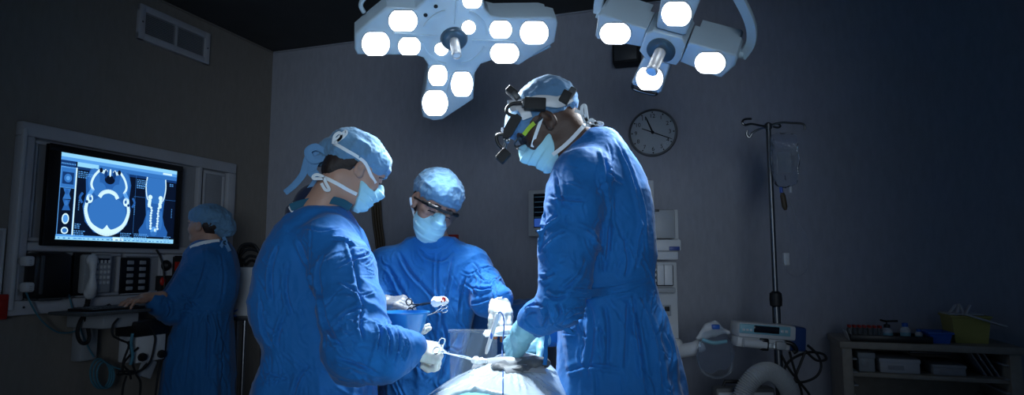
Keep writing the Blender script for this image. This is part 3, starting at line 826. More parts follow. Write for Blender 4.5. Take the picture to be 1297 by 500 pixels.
# drip bag
Yb = Y-.05
t = thing('drip_bag', 'clear fluid bag hanging from the drip stand', 'drip bag', P(992, 240, Yb))
s = SDF(.004)
sec = []
for py, a, b, th in ((166, 976, 1008, .006), (176, 976, 1010, .016), (200, 977, 1012, .024), (222, 978, 1012, .022), (234, 982, 1008, .012), (240, 988, 1000, .006)):
    q = P((a+b)/2, py, Yb); sec.append((q.z, q.x, Yb, (b-a)/2*mpp(Yb), th))
s.loft(sec, pw=3)
V, Q = s.mesh(); N = normals(V, Q)
V = V+N*(.007*(.4-np.abs(fbm(V*np.array([34, 22, 16]), 3))))[:, None]
M_bag = mat('drip_bag_film', (.88, .92, 1), .05, trans=.97, ior=1.33, bump=.7, bscale=30)
to_obj('bag', V, Q, M_bag, t)
mb = MB(); mb.b2(*yb(986, 192, 1002, 218, Yb-.027, Yb-.024, .001)); mb.build('label_film', M_clear, t)
mb = MB(); mb.cyl(P(989, 237, Yb), P(990, 244, Yb), .008, 12); mb.build('outlet_port', mat('blue_port', (.03, .10, .45), .35), t)
mb = MB(); mb.cyl(P(1001, 236, Yb), P(1001.5, 244, Yb), .007, 12); mb.build('outlet_port', M_white, t)
mb = MB(); mb.tube([P(991, 244, Yb), P(991.5, 248, Yb), P(994, 262, Yb), P(995, 266, Yb)], [.008, .013, .013, .006], 14); mb.build('drip_chamber', M_brown, t)
mb = MB(); mb.tube(spline([P(995, 266, Yb), P(998, 280, Yb), P(1001, 300, Yb), P(997, 328, Yb), P(998, 345, Yb), P(1012, 350, Yb), P(1024, 335, Yb), P(1022, 300, Yb), P(1008, 275, Yb), P(1000, 250, Yb)], 10), .0022, 6); mb.build('tube', M_clear, t)
mb = MB(); mb.b2(*yb(993.5, 320, 1000, 336, Yb-.012, Yb+.008, .004)); mb.build('roller_clamp', M_white, t)

# infusion pump clamped to the pole
Yp = Y-.13
t = thing('infusion_pump', 'white and blue infusion pump clamped low on the drip stand', 'infusion pump', P(975, 443, Yp))
FP = frame(P(971, 427, Yp), Vector((.995, .03, -.075)).normalized(), Vector((.0, 1, 0)), Vector((.075, 0, .995)).normalized())
w = 70*mpp(Yp)/2*1.04
mb = MB(FP); mb.b2(-w, w, -.01, .12, -.008, .062, .012); mb.build('housing', M_white, t)
mb = MB(FP); mb.b2(w-.03, w+.055, .0, .12, -.055, .058, .012); mb.build('end_block', mat('navy_plastic', (.015, .045, .16), .4), t)
mb = MB(FP); mb.b2(-w+.004, w-.03, -.016, -.004, .012, .056, .004); fp = mb.build('fascia', M_lblue, t)
mb = MB(FP); mb.b2(-w+.07, w-.085, -.020, -.012, .02, .052, .003); mb.build('display', M_screenoff, fp)
for i in range(3):
    mb = MB(FP); mb.b2(-w+.016+i*.017, -w+.028+i*.017, -.02, -.012, .024, .034, .002); mb.build('key', M_white, fp)
for i in range(2):
    mb = MB(FP); mb.b2(w-.078+i*.02, w-.064+i*.02, -.02, -.012, .028, .040, .002); mb.build('key', M_white, fp)
mb = MB(FP); mb.b2(-w+.0, w-.02, .0, .11, -.055, -.005, .012); mb.build('lower_housing', M_white, t)
mb = MB(FP); mb.cyl((-w+.02, -.02, -.03), (-.01, -.02, -.034), .020, 18); sy = mb.build('syringe', M_white, t)
mb = MB(FP); mb.cyl((-.01, -.02, -.034), (.03, -.02, -.034), .012, 14); mb.build('plunger', M_clear, sy)
mb = MB(FP); mb.b2(-.035, .0, -.034, .0, -.06, -.004, .006); mb.build('syringe_clamp', M_black, t)
mb = MB(FP); mb.b2(.035, .085, -.034, .0, -.052, -.012, .012); mb.build('driver_grip', M_grey, t)
mb = MB(FP); mb.tube(spline([(.08, -.02, -.014), (.11, -.03, -.02), (.13, -.028, -.045), (.12, -.02, -.06)], 5), .010, 10); mb.build('driver_lever', M_black, t)
p = P(985, 427, Y); MB().b2(ivx-.035, ivx+.035, Y-.02, Y+.035, p.z-.03, p.z+.03, .006).build('pole_clamp', M_dgrey, t)
# cables by the pole
Yc = Y-.02
t = thing('cable_loop', 'looped black cables hanging behind the infusion pump', 'cable', P(1020, 500, Yc))
for pts in ([(1023, 437), (1036, 450), (1040, 465), (1032, 478), (1012, 484), (998, 476), (994, 466), (1004, 454), (1024, 446), (1042, 448), (1046, 455), (1034, 456), (1020, 444)],
            [(1000, 445), (1004, 460), (1010, 480), (1016, 500), (1020, 540)], [(1020, 445), (1014, 460), (1008, 476), (1003, 500), (1000, 540)], [(990, 450), (1000, 468), (1014, 485), (1028, 505), (1040, 540)]):
    mb = MB(); mb.tube(spline([P(x, y, Yc+.015*i/len(pts)) for i, (x, y) in enumerate(pts)], 8), .0062, 8); mb.build('cable', M_rubber, t)

# corrugated white hose and its dark unit
Yh = Y-.22
t = thing('warm_air_hose', 'thick white corrugated hose arching in front of the drip stand', 'hose', P(975, 520, Yh))
path = spline([P(928, 560, Yh), P(937, 520, Yh), P(944, 493, Yh), P(957, 476, Yh), P(973, 470, Yh+.03), P(988, 478, Yh+.07), P(999, 494, Yh+.1), P(1006, 520, Yh+.1), P(1010, 560, Yh+.1)], 26)
rad = [(.043 if (i % 3) else .036) for i in range(len(path))]
mb = MB(); mb.tube(path, rad, 22); mb.build('hose', mat('hose_white', (.38, .40, .42), .5), t)
t = thing('warming_unit', 'dark warming unit under the white corrugated hose', 'medical machine', P(950, 560, Y)*0+Vector((P(950, 480, Y).x, Y+.02, 0)))
p0 = P(905, 490, Y-.1); p1 = P(985, 485, Y-.1)
MB().b2(p0.x, p1.x-.02, Y-.12, Y+.1-.14, .08, p0.z, .012).build('case', M_dgrey, t)
MB().b2(p0.x+.01, p1.x-.03, Y-.125, Y-.11, p0.z-.1, p0.z-.02, .004).build('fascia', M_grey, t)
mb = MB(); mb.tube([(p0.x+.05, Y-.07, p0.z-.005), (p0.x+.06, Y-.07, p0.z+.02), (p1.x-.08, Y-.07, p0.z+.02), (p1.x-.07, Y-.07, p0.z-.005)], .009, 8); mb.build('handle', M_rubber, t)
for sx in (p0.x+.04, p1.x-.06):
    for sy in (Y-.1, Y-.06): MB().lathe([(.02, -.012), (.04, -.01), (.04, .01), (.02, .012)], (sx, sy, .041), Matrix.Rotation(PI/2, 3, 'Y'), 16).build('caster', M_rubber, t)

# ------------------------------------------------------------------ shelf unit on the right
RZ = -A
dep = .46
sx0, sz = bw(1066, 433, dep); sx1 = bw(1294, 439, dep)[0]
ztop = (sz+bw(1294, 439, dep)[1])/2; th = .036
t = thing('shelf_unit', 'low open shelf unit against the back wall on the right', 'shelf unit', FB @ Vector(((sx0+sx1)/2, 0, .23)))
mb = MB(FB); mb.b2(sx0-.01, sx1+.01, ztop-th, ztop, .02, dep, .006); mb.build('top', M_wood, t)
up = .06
for x in (sx0, sx1-up*.8):
    mb = MB(FB); mb.b2(x, x+up*.8, .0, ztop-th, .02, dep-.01, .003); ob = mb.build('side_panel', M_wood, t)
    inner = x+up*.8 if x == sx0 else x
    for k in range(6):
        z = ztop-th-.05-k*.066; s_ = 1 if x == sx0 else -1
        mb = MB(FB); mb.b2(inner, inner+s_*.022, z-.008, z, .04, dep-.02, .002); mb.build('runner', M_grey, ob)
mb = MB(FB); mb.b2(sx0+.04, sx1-.04, .0, ztop-th, .02, .032); mb.build('back_panel', M_wood, t)
for z in (bw(1180, 477, dep)[1], .34, .06):
    mb = MB(FB); mb.b2(sx0+up*.8, sx1-up*.8, z-.022, z, .033, dep-.03, .003); mb.build('shelf', M_wood, t)
xh = bw(1178, 440, dep)[0]
mb = MB(FB); mb.b2(xh-.09, xh+.09, ztop-th-.014, ztop-th-.001, dep-.03, dep-.004, .004); mb.build('lock_rail', M_black, t)
zs1 = bw(1180, 477, dep)[1]
def shelfbox(name, label, cat, x0, x1, h, zz, m, grp=None, d0=.12, d1_=.40):
    a = bw(x0, 470, d1_)[0]; b = bw(x1, 470, d1_)[0]
    tt = thing(name, label, cat, FB @ Vector(((a+b)/2, zz, (d0+d1_)/2)), grp)
    mb = MB(FB); mb.b2(a, b, zz, zz+h, d0, d1_, .006); mb.build('carton', m, tt)
    mb = MB(FB); mb.b2(a-.003, b+.003, zz+h*.72, zz+h+.003, d0-.003, d1_+.003, .004); mb.build('lid', M_grey if m is M_white else m, tt)
    mb = MB(FB); mb.b2(a+.2*(b-a), a+.6*(b-a), zz+h*.25, zz+h*.55, d1_-.001, d1_+.002, .0005); mb.build('label_patch', M_panel2, tt)
shelfbox('carton', 'small white carton at the left end of the upper shelf', 'box', 1088, 1109, .095, zs1, M_grey, 'cartons on the shelf')
shelfbox('carton', 'wide white carton in the middle left of the upper shelf', 'box', 1115, 1166, .07, zs1, M_panel, 'cartons on the shelf')
shelfbox('carton', 'low pale carton in the middle right of the upper shelf', 'box', 1182, 1224, .05, zs1, M_panel2, 'cartons on the shelf')
shelfbox('carton', 'pale wide carton on the lower shelf of the unit', 'box', 1160, 1230, .10, .34, M_grey, 'cartons on the shelf')
for k in range(3):
    a = bw(1226+8*k, 470, .38)[0]
    tt = thing('folder', 'thin pale folder leaning right on the upper shelf, %s of three' % ('leftmost', 'middle', 'rightmost')[k], 'folder', FB @ Vector((a, zs1, .25)), 'folders on the shelf')
    mb = MB(FB); mb.box((a+.04, zs1+.08, .25), (.006, .175, .24), .002, Matrix.Rotation(.5, 3, 'Z')); mb.build('cover', M_panel2, tt)
    mb = MB(FB); mb.box((a+.0425, zs1+.078, .25), (.003, .165, .232), .001, Matrix.Rotation(.5, 3, 'Z')); mb.build('paper', M_white, tt)

# things on top
def topx(px, d=.36): return bw(px, 425, d)[0]
a, b = topx(1074), topx(1176)
t = thing('tray', 'long black tray of vials on top of the shelf unit', 'tray', FB @ Vector(((a+b)/2, ztop, .36)))
mb = MB(FB); mb.b2(a, b, ztop, ztop+.008, .26, .44, .003); mb.build('bottom', M_black, t)
mb = MB(FB); mb.b2(a, b, ztop, ztop+.034, .432, .44, .003); mb.b2(a, b, ztop, ztop+.034, .26, .268, .003); mb.b2(a, a+.008, ztop, ztop+.034, .268, .432, .003); mb.b2(b-.008, b, ztop, ztop+.034, .268, .432, .003); mb.build('rim', M_black, t)
mb = MB(FB); mb.box((a-.008, ztop+.025, .36), (.003, .05, .12), .001, Matrix.Rotation(.3, 3, 'Z')); mb.build('card_holder', M_white, t)
def vial(px, d, h, r, m, lab, cat='vial', grp='red capped vials in the tray'):
    x = topx(px, d); tt = thing('vial', lab, cat, FB @ Vector((x, ztop+.009, d)), grp)
    mb = MB(FB @ Matrix.Translation((x, ztop+.009, d)) @ Matrix.Rotation(-PI/2, 4, 'X')); mb.lathe([(r*.9, 0), (r, .003), (r, h*.72), (r*.6, h*.82), (r*.6, h*.84)], n=14); mb.build('bottle', M_clear, tt)
    mb = MB(FB @ Matrix.Translation((x, ztop+.009, d)) @ Matrix.Rotation(-PI/2, 4, 'X')); mb.lathe([(r*.75, h*.83), (r*.75, h*.98), (r*.6, h)], n=14); mb.build('cap', m, tt)
    return tt
v0 = vial(1077, .40, .07, .0105, M_red, 'small vial with a red cap in the left end of the black tray')
ch0 = list(v0.children)
for k in range(1, 14):
    r = v0.copy(); COL.objects.link(r); dx = FB.to_3x3() @ Vector((k % 7*.0235, (k % 3)*.0, -.035*(k//7))); r.location = v0.location+dx
    for cc in ch0:
        c2 = cc.copy(); COL.objects.link(c2); c2.parent = r
def jar(px, d, lab, capm, h=.075, r=.02, lever=False):
    x = topx(px, d); T = FB @ Matrix.Translation((x, ztop+.009, d)) @ Matrix.Rotation(-PI/2, 4, 'X'); tt = thing('bottle', lab, 'bottle', T @ Vector((0, 0, 0)))
    MB(T).lathe([(r*.95, 0), (r, .004), (r, h*.6), (r*.55, h*.75), (r*.5, h*.8)], n=18).build('body', M_white, tt)
    MB(T).lathe([(r*.6, h*.78), (r*.6, h), (r*.3, h*1.02)], n=16).build('cap', capm, tt)
    MB(T).lathe([(r*1.01, h*.15), (r*1.01, h*.45)], n=18).build('band', M_lblue, tt)
    if lever:
        m = MB(T); m.tube([(0, 0, h), (0, 0, h*1.22), (.05, -.01, h*1.26)], .005, 8); m.tube([(-.03, 0, h*1.3), (.0, 0, h*1.2)], .005, 8); m.build('pump', M_black, tt)
jar(1124, .36, 'white bottle with a black pump standing in the black tray', M_black, .075, .026, True)
jar(1147, .36, 'white bottle with a pointed blue cap in the black tray', M_bluebin, .085, .024)
jar(1164, .36, 'small bottle with a blue cap at the right end of the tray', M_bluebin, .055, .018)
# blue bin
def bin_(name, lab, px0, px1, h, m, d0, d1_, flare=.012, wall=.005):
    a, b = topx(px0, d1_), topx(px1, d1_)
    tt = thing(name, lab, 'bin', FB @ Vector(((a+b)/2, ztop, (d0+d1_)/2)))
    mb = MB(FB)
    def ring(x0, x1, y0, y1, z): return [(x0, z, y0), (x1, z, y0), (x1, z, y1), (x0, z, y1)]
    o0 = ring(a+flare, b-flare, d0+flare, d1_-flare, ztop); o1 = ring(a, b, d0, d1_, ztop+h)
    i1 = ring(a+wall, b-wall, d0+wall, d1_-wall, ztop+h); i0 = ring(a+flare+wall, b-flare-wall, d0+flare+wall, d1_-flare-wall, ztop+wall)
    fs = [(3, 2, 1, 0)]
    for r in range(3):
        for i in range(4): fs.append((r*4+i, r*4+(i+1) % 4, r*4+4+(i+1) % 4, r*4+4+i))
    fs.append((12, 13, 14, 15)); mb.add(o0+o1+i1+i0, fs); mb.build('tub', m, tt)
    mb = MB(FB); mb.b2(a-.006, b+.006, ztop+h-.008, ztop+h+.002, d1_-.004, d1_+.006, .002); mb.b2(a-.006, b+.006, ztop+h-.008, ztop+h+.002, d0-.006, d0+.004, .002)
    mb.b2(a-.006, a+.004, ztop+h-.008, ztop+h+.002, d0, d1_, .002); mb.b2(b-.004, b+.006, ztop+h-.008, ztop+h+.002, d0, d1_, .002); mb.build('rim', m, tt)
    return tt, a, b
bin_('storage_bin', 'low blue plastic bin between the black tray and yellow bin', 1177, 1207, .055, M_bluebin, .26, .42)
yt, a, b = bin_('waste_bin', 'yellow waste bin with white lid on the shelf unit', 1207, 1257, .135, M_yellow, .16, .36, .014)
mb = MB(FB); mb.b2(a-.005, b-.02, ztop+.138, ztop+.146, .16, .34, .004); mb.box((b-.03, ztop+.118, .35), (.17, .009, .12), .004, Matrix.Rotation(-.32, 3, 'Z')); mb.build('lid', M_white, yt)
mb = MB(FB)
for k, (dx, an) in enumerate(((.0, .9), (.02, 1.3), (.035, 1.9), (.05, 1.1))): mb.box((a+.03+dx, ztop+.16, .26+.02*k), (.07, .008, .03), .003, Matrix.Rotation(an, 3, 'Z'))
mb.build('crumpled_wrap', M_white, yt)

# ------------------------------------------------------------------ keyboard arm, processor box and cables at the left
wx, wz = lw(155, 391.5, .42)
t = thing('keyboard_arm', 'dark keyboard tray on a wall arm under the nurse\'s hand', 'keyboard tray', FL @ Vector((wx, wz-.05, .2)))
KX0, KX1 = lw(110, 391, .42)[0], lw(192, 391, .42)[0]
mb = MB(FL); mb.b2(KX0, KX1, wz-.025, wz-.006, .14, .42, .006); mb.build('tray', M_dgrey, t)
kb = MB(FL).b2(KX0+.06, KX1-.01, wz-.006, wz+.008, .20, .38, .004).build('keyboard', M_black, t)
for r in range(4):
    mb = MB(FL)
    for c in range(13):
        xx = KX0+.075+c*(KX1-KX0-.10)/13; mb.b2(xx, xx+(KX1-KX0-.1)/13*.82, wz+.006, wz+.013, .215+.037*r, .245+.037*r, .002)
    mb.build('key_row', M_dgrey, kb)
mb = MB(FL); mb.b2((KX0+KX1)/2-.0, (KX0+KX1)/2+.22, wz-.11, wz-.026, .015, .30, .012); mb.build('arm', M_grey, t)
mb = MB(FL); mb.b2((KX0+KX1)/2+.05, (KX0+KX1)/2+.15, wz-.30, wz-.10, .0, .08, .01); mb.build('wall_bracket', M_grey, t)
x0, x1, z0, z1 = lrect(170, 408, 207, 457, .30)
t = thing('processor_box', 'pale box with black cover hanging under the keyboard tray', 'device', FL @ Vector(((x0+x1)/2, z0, .22)))
mb = MB(FL); mb.b2(x0, x1, z0, z1, .18, .32, .010); mb.build('case', M_white, t)
mb = MB(FL); mb.b2(x0-.02, x1+.012, z1-.075, z1+.012, .17, .335, .010); mb.build('cover', M_black, t)
mb = MB(FL); mb.box((x1+.006, z1-.15, .25), (.014, .16, .12), .006); mb.build('side_strap', M_black, t)
for px, py in ((178.5, 452), (203, 448)):
    xx, zz = lw(px, py, .32); mb = MB(FL)
    for k in range(8):
        a = k*PI/4; mb.ball((xx+.014*math.cos(a), zz+.014*math.sin(a), .332), (.011, .011, .013), seg=10)
    mb.lathe([(.022, .318), (.024, .33), (.02, .348), (.008, .352)], (xx, zz, 0), n=18); mb.build('knob', M_black, t)
mb = MB(FL); mb.b2((x0+x1)/2-.04, (x0+x1)/2+.04, z1, wz-.1, .19, .28); mb.build('hanger', M_grey, t)
t = thing('box_cables', 'tangle of black cables around the pale processor box', 'cable', FL @ Vector(((x0+x1)/2, z0-.3, .3)))
def lcab(pts, r, m, o0=.30, o1=.30, parent=None, name='cable'):
    n = len(pts); mb = MB(FL); mb.tube(spline([Vector((*lw(x, y, o0+(o1-o0)*i/(n-1)), o0+(o1-o0)*i/(n-1))) for i, (x, y) in enumerate(pts)], 8), r, 8)
    return mb.build(name, m, parent)
for pts in ([(150, 403), (143, 412), (143, 424), (152, 430), (163, 436), (158, 452), (156, 462), (163, 470), (166, 480)],
            [(163, 432), (166, 445), (168, 460), (172, 473), (178, 485), (176, 510)], [(187, 412), (196, 425), (195, 440), (190, 458), (180, 468), (165, 472), (150, 474), (152, 470), (170, 470)],
            [(160, 476), (156, 490), (154, 510)], [(202, 455), (200, 475), (197, 500), (196, 520)], [(175, 440), (160, 455), (155, 466), (160, 474), (176, 470), (186, 460)]):
    lcab(pts, .006, M_rubber, .33, .35, t)
o = lcab([(168, 422), (166, 435), (168, 450), (165, 462)], .008, M_bluecable, .345, .345); tag(o, 'short thick pale blue cable beside the processor box', 'cable')
mb = MB(FL); xx, zz = lw(186, 466, .3); mb.box((xx, zz, .30), (.10, .10, .004), .001, Matrix.Rotation(-.4, 3, 'Z')); o = mb.build('paper_tag', M_grey, None, origin=FL @ Vector((xx, zz-.05, .3))); tag(o, 'grey paper tag dangling among the cables under the box', 'tag')
o = lcab([(108, 397), (101, 408), (98, 422), (102, 433), (110, 434), (113, 425), (110, 410), (107, 397)], .010, M_rubber, .16, .16, None, 'cable_loop'); tag(o, 'thick black cable loop hanging under the coiled phone cord', 'cable')
t = thing('blue_hose', 'thin blue cable hanging from the lower plug into a coil', 'cable', FL @ Vector((*lw(125, 500, .08), .08)))
lcab([(33, 370), (42, 390), (55, 408), (72, 420), (88, 421), (100, 417)], .0045, M_bluecable, .1, .05, t)
lcab([(87, 373), (94, 398), (103, 420), (112, 440), (119, 452)], .0045, M_bluecable, .06, .10, t)
cc = []
for i in range(3*16+1):
    g = i/16*2*PI+1.3; k = 1-.06*(i/16)
    cc.append((125+12*k*math.cos(g)+1.5*(i/16), 473-19*k*math.sin(g)+.8*(i/16)))
n = len(cc); mb = MB(FL); mb.tube([Vector((*lw(x, y, .10), .10+.012*i/16)) for i, (x, y) in enumerate(cc)], .0055, 8); mb.build('coil', M_bluecable, t)
lcab([(130, 456), (140, 463), (152, 467)], .0045, M_bluecable, .12, .3, t)

RZ = 0.0
# ------------------------------------------------------------------ trolley behind the nurse with a white box
Y = 4.25
ta = P(284, 398, Y); tb = P(342, 398, Y)
zt = P(310, 402, Y).z
t = thing('instrument_trolley', 'steel trolley behind the nurse in the room corner', 'trolley', ((ta.x+tb.x)/2, Y+.2, 0))
MB().b2(ta.x-.1, tb.x, Y, Y+.42, zt-.02, zt, .004).build('top', M_darksteel, t)
MB().b2(ta.x-.1, tb.x, Y+.02, Y+.40, .25, .262, .004).build('lower_shelf', M_darksteel, t)
for xx in (P(308, 420, Y).x, P(318, 420, Y).x, ta.x-.08):
    for yy in ((Y+.02, Y+.40) if xx != P(318, 420, Y).x else (Y+.2,)):
        lg = MB().cyl((xx, yy, .05), (xx, yy, zt-.01), .0125, 14).build('leg', M_steel, t)
        MB().lathe([(.012, -.01), (.026, -.009), (.026, .009), (.012, .01)], (xx, yy, .026), Matrix.Rotation(PI/2, 3, 'Y'), 16).build('caster', M_rubber, lg)
a = P(296, 386, Y+.1); b = P(328, 338, Y+.1)
t = thing('power_supply', 'white box with black cables on the corner trolley', 'device', ((a.x+b.x)/2, Y+.18, zt))
MB().b2(a.x, b.x, Y+.1, Y+.3, zt, b.z, .012).build('case', M_white, t)
mb = MB(); mb.b2(a.x-.003, a.x+.012, Y+.098, Y+.2, zt+.02, b.z-.02, .004); mb.build('edge_strip', M_grey, t)
for k, (x0, xk, top) in enumerate(((299, 331, 309), (302, 334, 316), (304, 336, 324), (301, 333, 312), (306, 338, 330))):
    y = Y+.16+.02*k; mb = MB(); mb.tube(spline([P(x0, 338, y), P(x0+1, 328, y), P(x0+5, top+5, y), P(x0+12, top, y), P(xk-8, top+2, y), P(xk, 328, y), P(xk+3, 350, y)], 7), .010, 8); mb.build('cable', M_rubber, t)
mb = MB(); xx = P(293, 396, Y+.06).x; 
t = thing('blue_clip', 'dark blue clip lying on the corner trolley', 'clip', (xx, Y+.06, zt))
MB().b2(xx-.05, xx+.03, Y+.04, Y+.08, zt, zt+.014, .004).build('body', M_bluebin, t)
MB().box((xx+.01, Y+.06, zt+.03), (.07, .02, .008), .003, Matrix.Rotation(-.5, 3, 'Y')).build('lever', M_bluebin, t)
# ------------------------------------------------------------------ surgical lamps
M_lamp = mat('lamp_enamel', (.50, .62, .70), .32, vary=.03, coat=.3)
M_lampside = M_lamp
M_bulb = mat('lamp_light', (1, 1, 1), .3, emit=(.90, .96, 1), estr=7, vary=0)
M_ringm = mat('lamp_bezel', (.45, .5, .55), .25, vary=.02)
M_satin = mat('satin_steel', (.62, .64, .66), .45, metal=.5, vary=.02)
M_hubd = mat('hub_dark', (.05, .09, .13), .3, coat=.4)
TARGET = Vector((.0, 1.62, .95))
def lamp_frame(px, py, Y, xpx, aim=TARGET):
    o = P(px, py, Y); n = (aim-o).normalized()
    x = (on_plane(*xpx, o, n)-o).normalized(); y = n.cross(x)
    return frame(o, x, y, n), n
def loc2(M, px, py):
    o = M.translation; n = Vector((M[0][2], M[1][2], M[2][2])); q = M.inverted() @ on_plane(px, py, o, n); return (q.x, q.y)
def fixpoly(p):
    a = sum(p[i][0]*p[(i+1) % len(p)][1]-p[(i+1) % len(p)][0]*p[i][1] for i in range(len(p)))
    return p if a > 0 else p[::-1]
def disc(M, px, py, rx, ry, parent, cut=None, z=0.0):
    """round light with optional flat top/bottom; measured from the photo, kept in the lamp's plane"""
    c = Vector(loc2(M, px, py)); a = Vector(loc2(M, px+rx, py))-c; b = Vector(loc2(M, px, py+ry))-c
    out = []
    for i in range(40):
        g = 2*PI*i/40; u, v = math.cos(g), math.sin(g)
        if cut: v = max(-cut, min(cut, v*1.12)); 
        out.append(tuple(c+a*u+b*v))
    big = [tuple(c+(Vector(q)-c)*1.07) for q in out]
    r = MB(M).prism(fixpoly(big), z-.02, z+.004, .0025).build('light_bezel', M_ringm, parent)
    MB(M).prism(fixpoly(out), z-.01, z+.0065, .002).build('lens', M_bulb, r)

def tubeM(M, pts, r, n=12): 
    m = MB(M); m.tube(pts, r, n); return m

# big four-armed lamp
ML, nL = lamp_frame(575, 50, 2.42, (675, 52))
t = thing('surgical_lamp', 'large four armed surgical lamp over the goggled woman', 'surgical lamp', ML.translation)
big_lamp = t
outl = [(449, 43), (448.5, 62), (452, 70), (500, 70.5), (526, 70.5), (536, 74), (542, 83), (540, 105), (534, 139), (535.5, 149), (549, 153.5), (561, 152), (600, 126), (601, 105), (602, 93), (609, 82), (622, 77.5), (640, 80), (657, 83.5), (676, 71), (703, 54), (707, 30), (705, 24), (697, 22), (660, 22.5), (634, 23), (621, 20), (614, 11), (612, -8), (611, -45), (604, -66), (572, -73), (548, -62), (541, -20), (536, 2), (526, 11), (510, 9.5), (490, 9), (470, 25)]
pl = fixpoly([loc2(ML, *q) for q in outl])
cx_, cy_ = 0, 0
body = MB(ML).prism(pl, -.075, 0, .010, 3).build('lamp_body', M_lamp, t)
back = [tuple(Vector(q)*.93) for q in pl]
MB(ML).prism(back, -.115, -.074).build('rear_cover', M_lampside, t)
for d in ((476, 55, 17.5, 15.2, .93), (510.5, 26, 18, 14, .9), (518.5, 58, 14, 11.5, .92), (559, 61.5, 8.6, 7.8, None), (593.5, 34, 8.6, 8.6, None), (554.5, 95, 12, 13, .95), (585, 106, 13.8, 16, .93), (551, 130, 16, 16, .95),
          (634, 37, 14, 11.5, .93), (676.5, 41, 17.8, 15, .93), (639, 67, 18, 13, .93), (598, 1, 12, 9, .93), (563, -18, 13, 13, .93), (592, -40, 14, 13, .93)):
    disc(ML, d[0], d[1], d[2], d[3], t, d[4])
rl = (Vector(loc2(ML, 616, 50))-Vector(loc2(ML, 575, 48))).length
c0 = Vector(loc2(ML, 576, 48))
for a0, a1 in ((.15, 1.2), (1.9, 2.75), (3.3, 4.5), (5.0, 6.0)):
    pts = [(c0.x+rl*math.cos(a0+(a1-a0)*i/24), c0.y+rl*math.sin(a0+(a1-a0)*i/24), .001) for i in range(25)]
    m = MB(ML); m.tube(pts, 0, flat=(.010, .008), up=(0, 0, 1)); m.build('moulded_ridge', M_lamp, body)
for pa, pb in (((498, 42), (554, 46)), ((598, 51), (655, 53)), ((579, 0), (577, 30)), ((573, 92), (566, 118))):
    a, b = loc2(ML, *pa), loc2(ML, *pb)
    m = MB(ML); m.tube([(*a, .001), (*b, .001)], 0, flat=(.010, .010), up=(0, 0, 1)); m.build('moulded_ridge', M_lamp, body)
for q in ((539, 19), (552, 8)):
    m = MB(ML); m.lathe([(.008, -.002), (.008, .002), (.004, .003)], (*loc2(ML, *q), 0), n=14); m.build('screw', M_ink, body)
ch = loc2(ML, 575, 49)
MB(ML).lathe([(.056, -.01), (.054, .006), (.046, .014), (.030, .016)], (*ch, 0), n=36).build('hub', M_hubd, t)
MB(ML).lathe([(.019, .01), (.019, .085), (.0165, .09), (.0165, .096), (.019, .10), (.019, .108), (.015, .112), (.014, .106), (.001, .106)], (*ch, 0), n=24).build('handle', M_satin, t)
e = [loc2(ML, *q) for q in ((461, 27), (457, 18), (462, 9), (476, 0), (490, -8))]
m = MB(ML); m.tube(spline([(*e[0], -.06), (*e[1], -.06), (*e[2], -.06), (*e[3], -.06), (*e[4], -.07), (loc2(ML, 500, 5)[0], loc2(ML, 500, 5)[1], -.07)], 6), .009, 10); m.build('side_rail', M_lamp, t)
m = MB(ML); cc = loc2(ML, 512, -2); m.lathe([(.09, -.16), (.10, -.13), (.10, -.10), (.085, -.085)], (*cc, 0), n=36); m.build('pivot_dome', M_lamp, t)
e = loc2(ML, 700, 66); e2 = loc2(ML, 672, 80)
m = MB(ML); m.tube([(*e, -.05), (*e2, -.05)], .010, 10); m.build('side_rail', M_lamp, t)
top = ML @ Vector((*loc2(ML, 575, -40), -.1))
m = MB(); m.tube(spline([top, top+Vector((0, .08, .10)), top+Vector((0.02, .14, .25)), Vector((top.x+.02, top.y+.14, CEIL))], 8), .035, 16); m.build('ceiling_arm', M_lamp, t)

# smaller cross-shaped lamp
MS, nS = lamp_frame(838, 62, 2.22, (924, 84))
t = thing('surgical_lamp', 'smaller cross shaped surgical lamp above the tall man', 'surgical lamp', MS.translation)
def pod(face, side, dpx):
    pf = fixpoly([loc2(MS, *q) for q in face])
    b = MB(MS).prism(pf, -.10, .0, .008, 3)
    c = Vector((sum(q[0] for q in pf)/len(pf), sum(q[1] for q in pf)/len(pf)))
    b.prism([tuple(c+(Vector(q)-c)*.86) for q in pf], -.15, -.098, 0)
    o = b.build('light_pod', M_lamp, t)
    disc(MS, *dpx[:4], o, dpx[4])
pod([(757, 20), (762, 18), (819, 37), (812, 60), (756, 50), (753.5, 46)], None, (779.5, 42, 19.5, 13.5, .95))
pod([(872, 54), (932, 70), (934, 74), (931, 84), (914, 99), (908, 98), (861, 79)], None, (899.5, 79, 19.5, 13.5, .95))
pod([(838, -8), (842, -12), (884, -4), (887, 0), (869, 44), (864, 45), (832, 36), (831, 32)], None, (857, 17, 19, 15.5, .95))
pod([(815, 73), (847, 81), (848, 84), (838, 117), (834, 119), (801, 108), (799.5, 104)], None, (823, 99, 17, 14.5, .95))
hubp = fixpoly([loc2(MS, *q) for q in ((818, 42), (827, 38), (864, 47), (869, 55), (863, 74), (857, 82), (818, 74), (810, 64))])
MB(MS).prism(hubp, -.12, .006, .007, 3).build('hub_plate', M_lamp, t)
ch = loc2(MS, 838, 62)
MB(MS).lathe([(.052, .0), (.052, .012), (.044, .018), (.028, .02)], (*ch, 0), n=36).build('hub', M_hubd, t)
MB(MS).lathe([(.021, .01), (.021, .10), (.018, .105), (.018, .112), (.022, .116), (.022, .126), (.017, .13), (.001, .13)], (*ch, 0), n=24).build('handle', M_satin, t)
e = [loc2(MS, *q) for q in ((801, 108), (799, 114), (803, 118), (826, 124), (831, 121), (832, 117))]
m = MB(MS); m.tube(spline([(*q, -.02) for q in e], 5), .006, 10); m.build('grab_rail', M_darksteel, t)
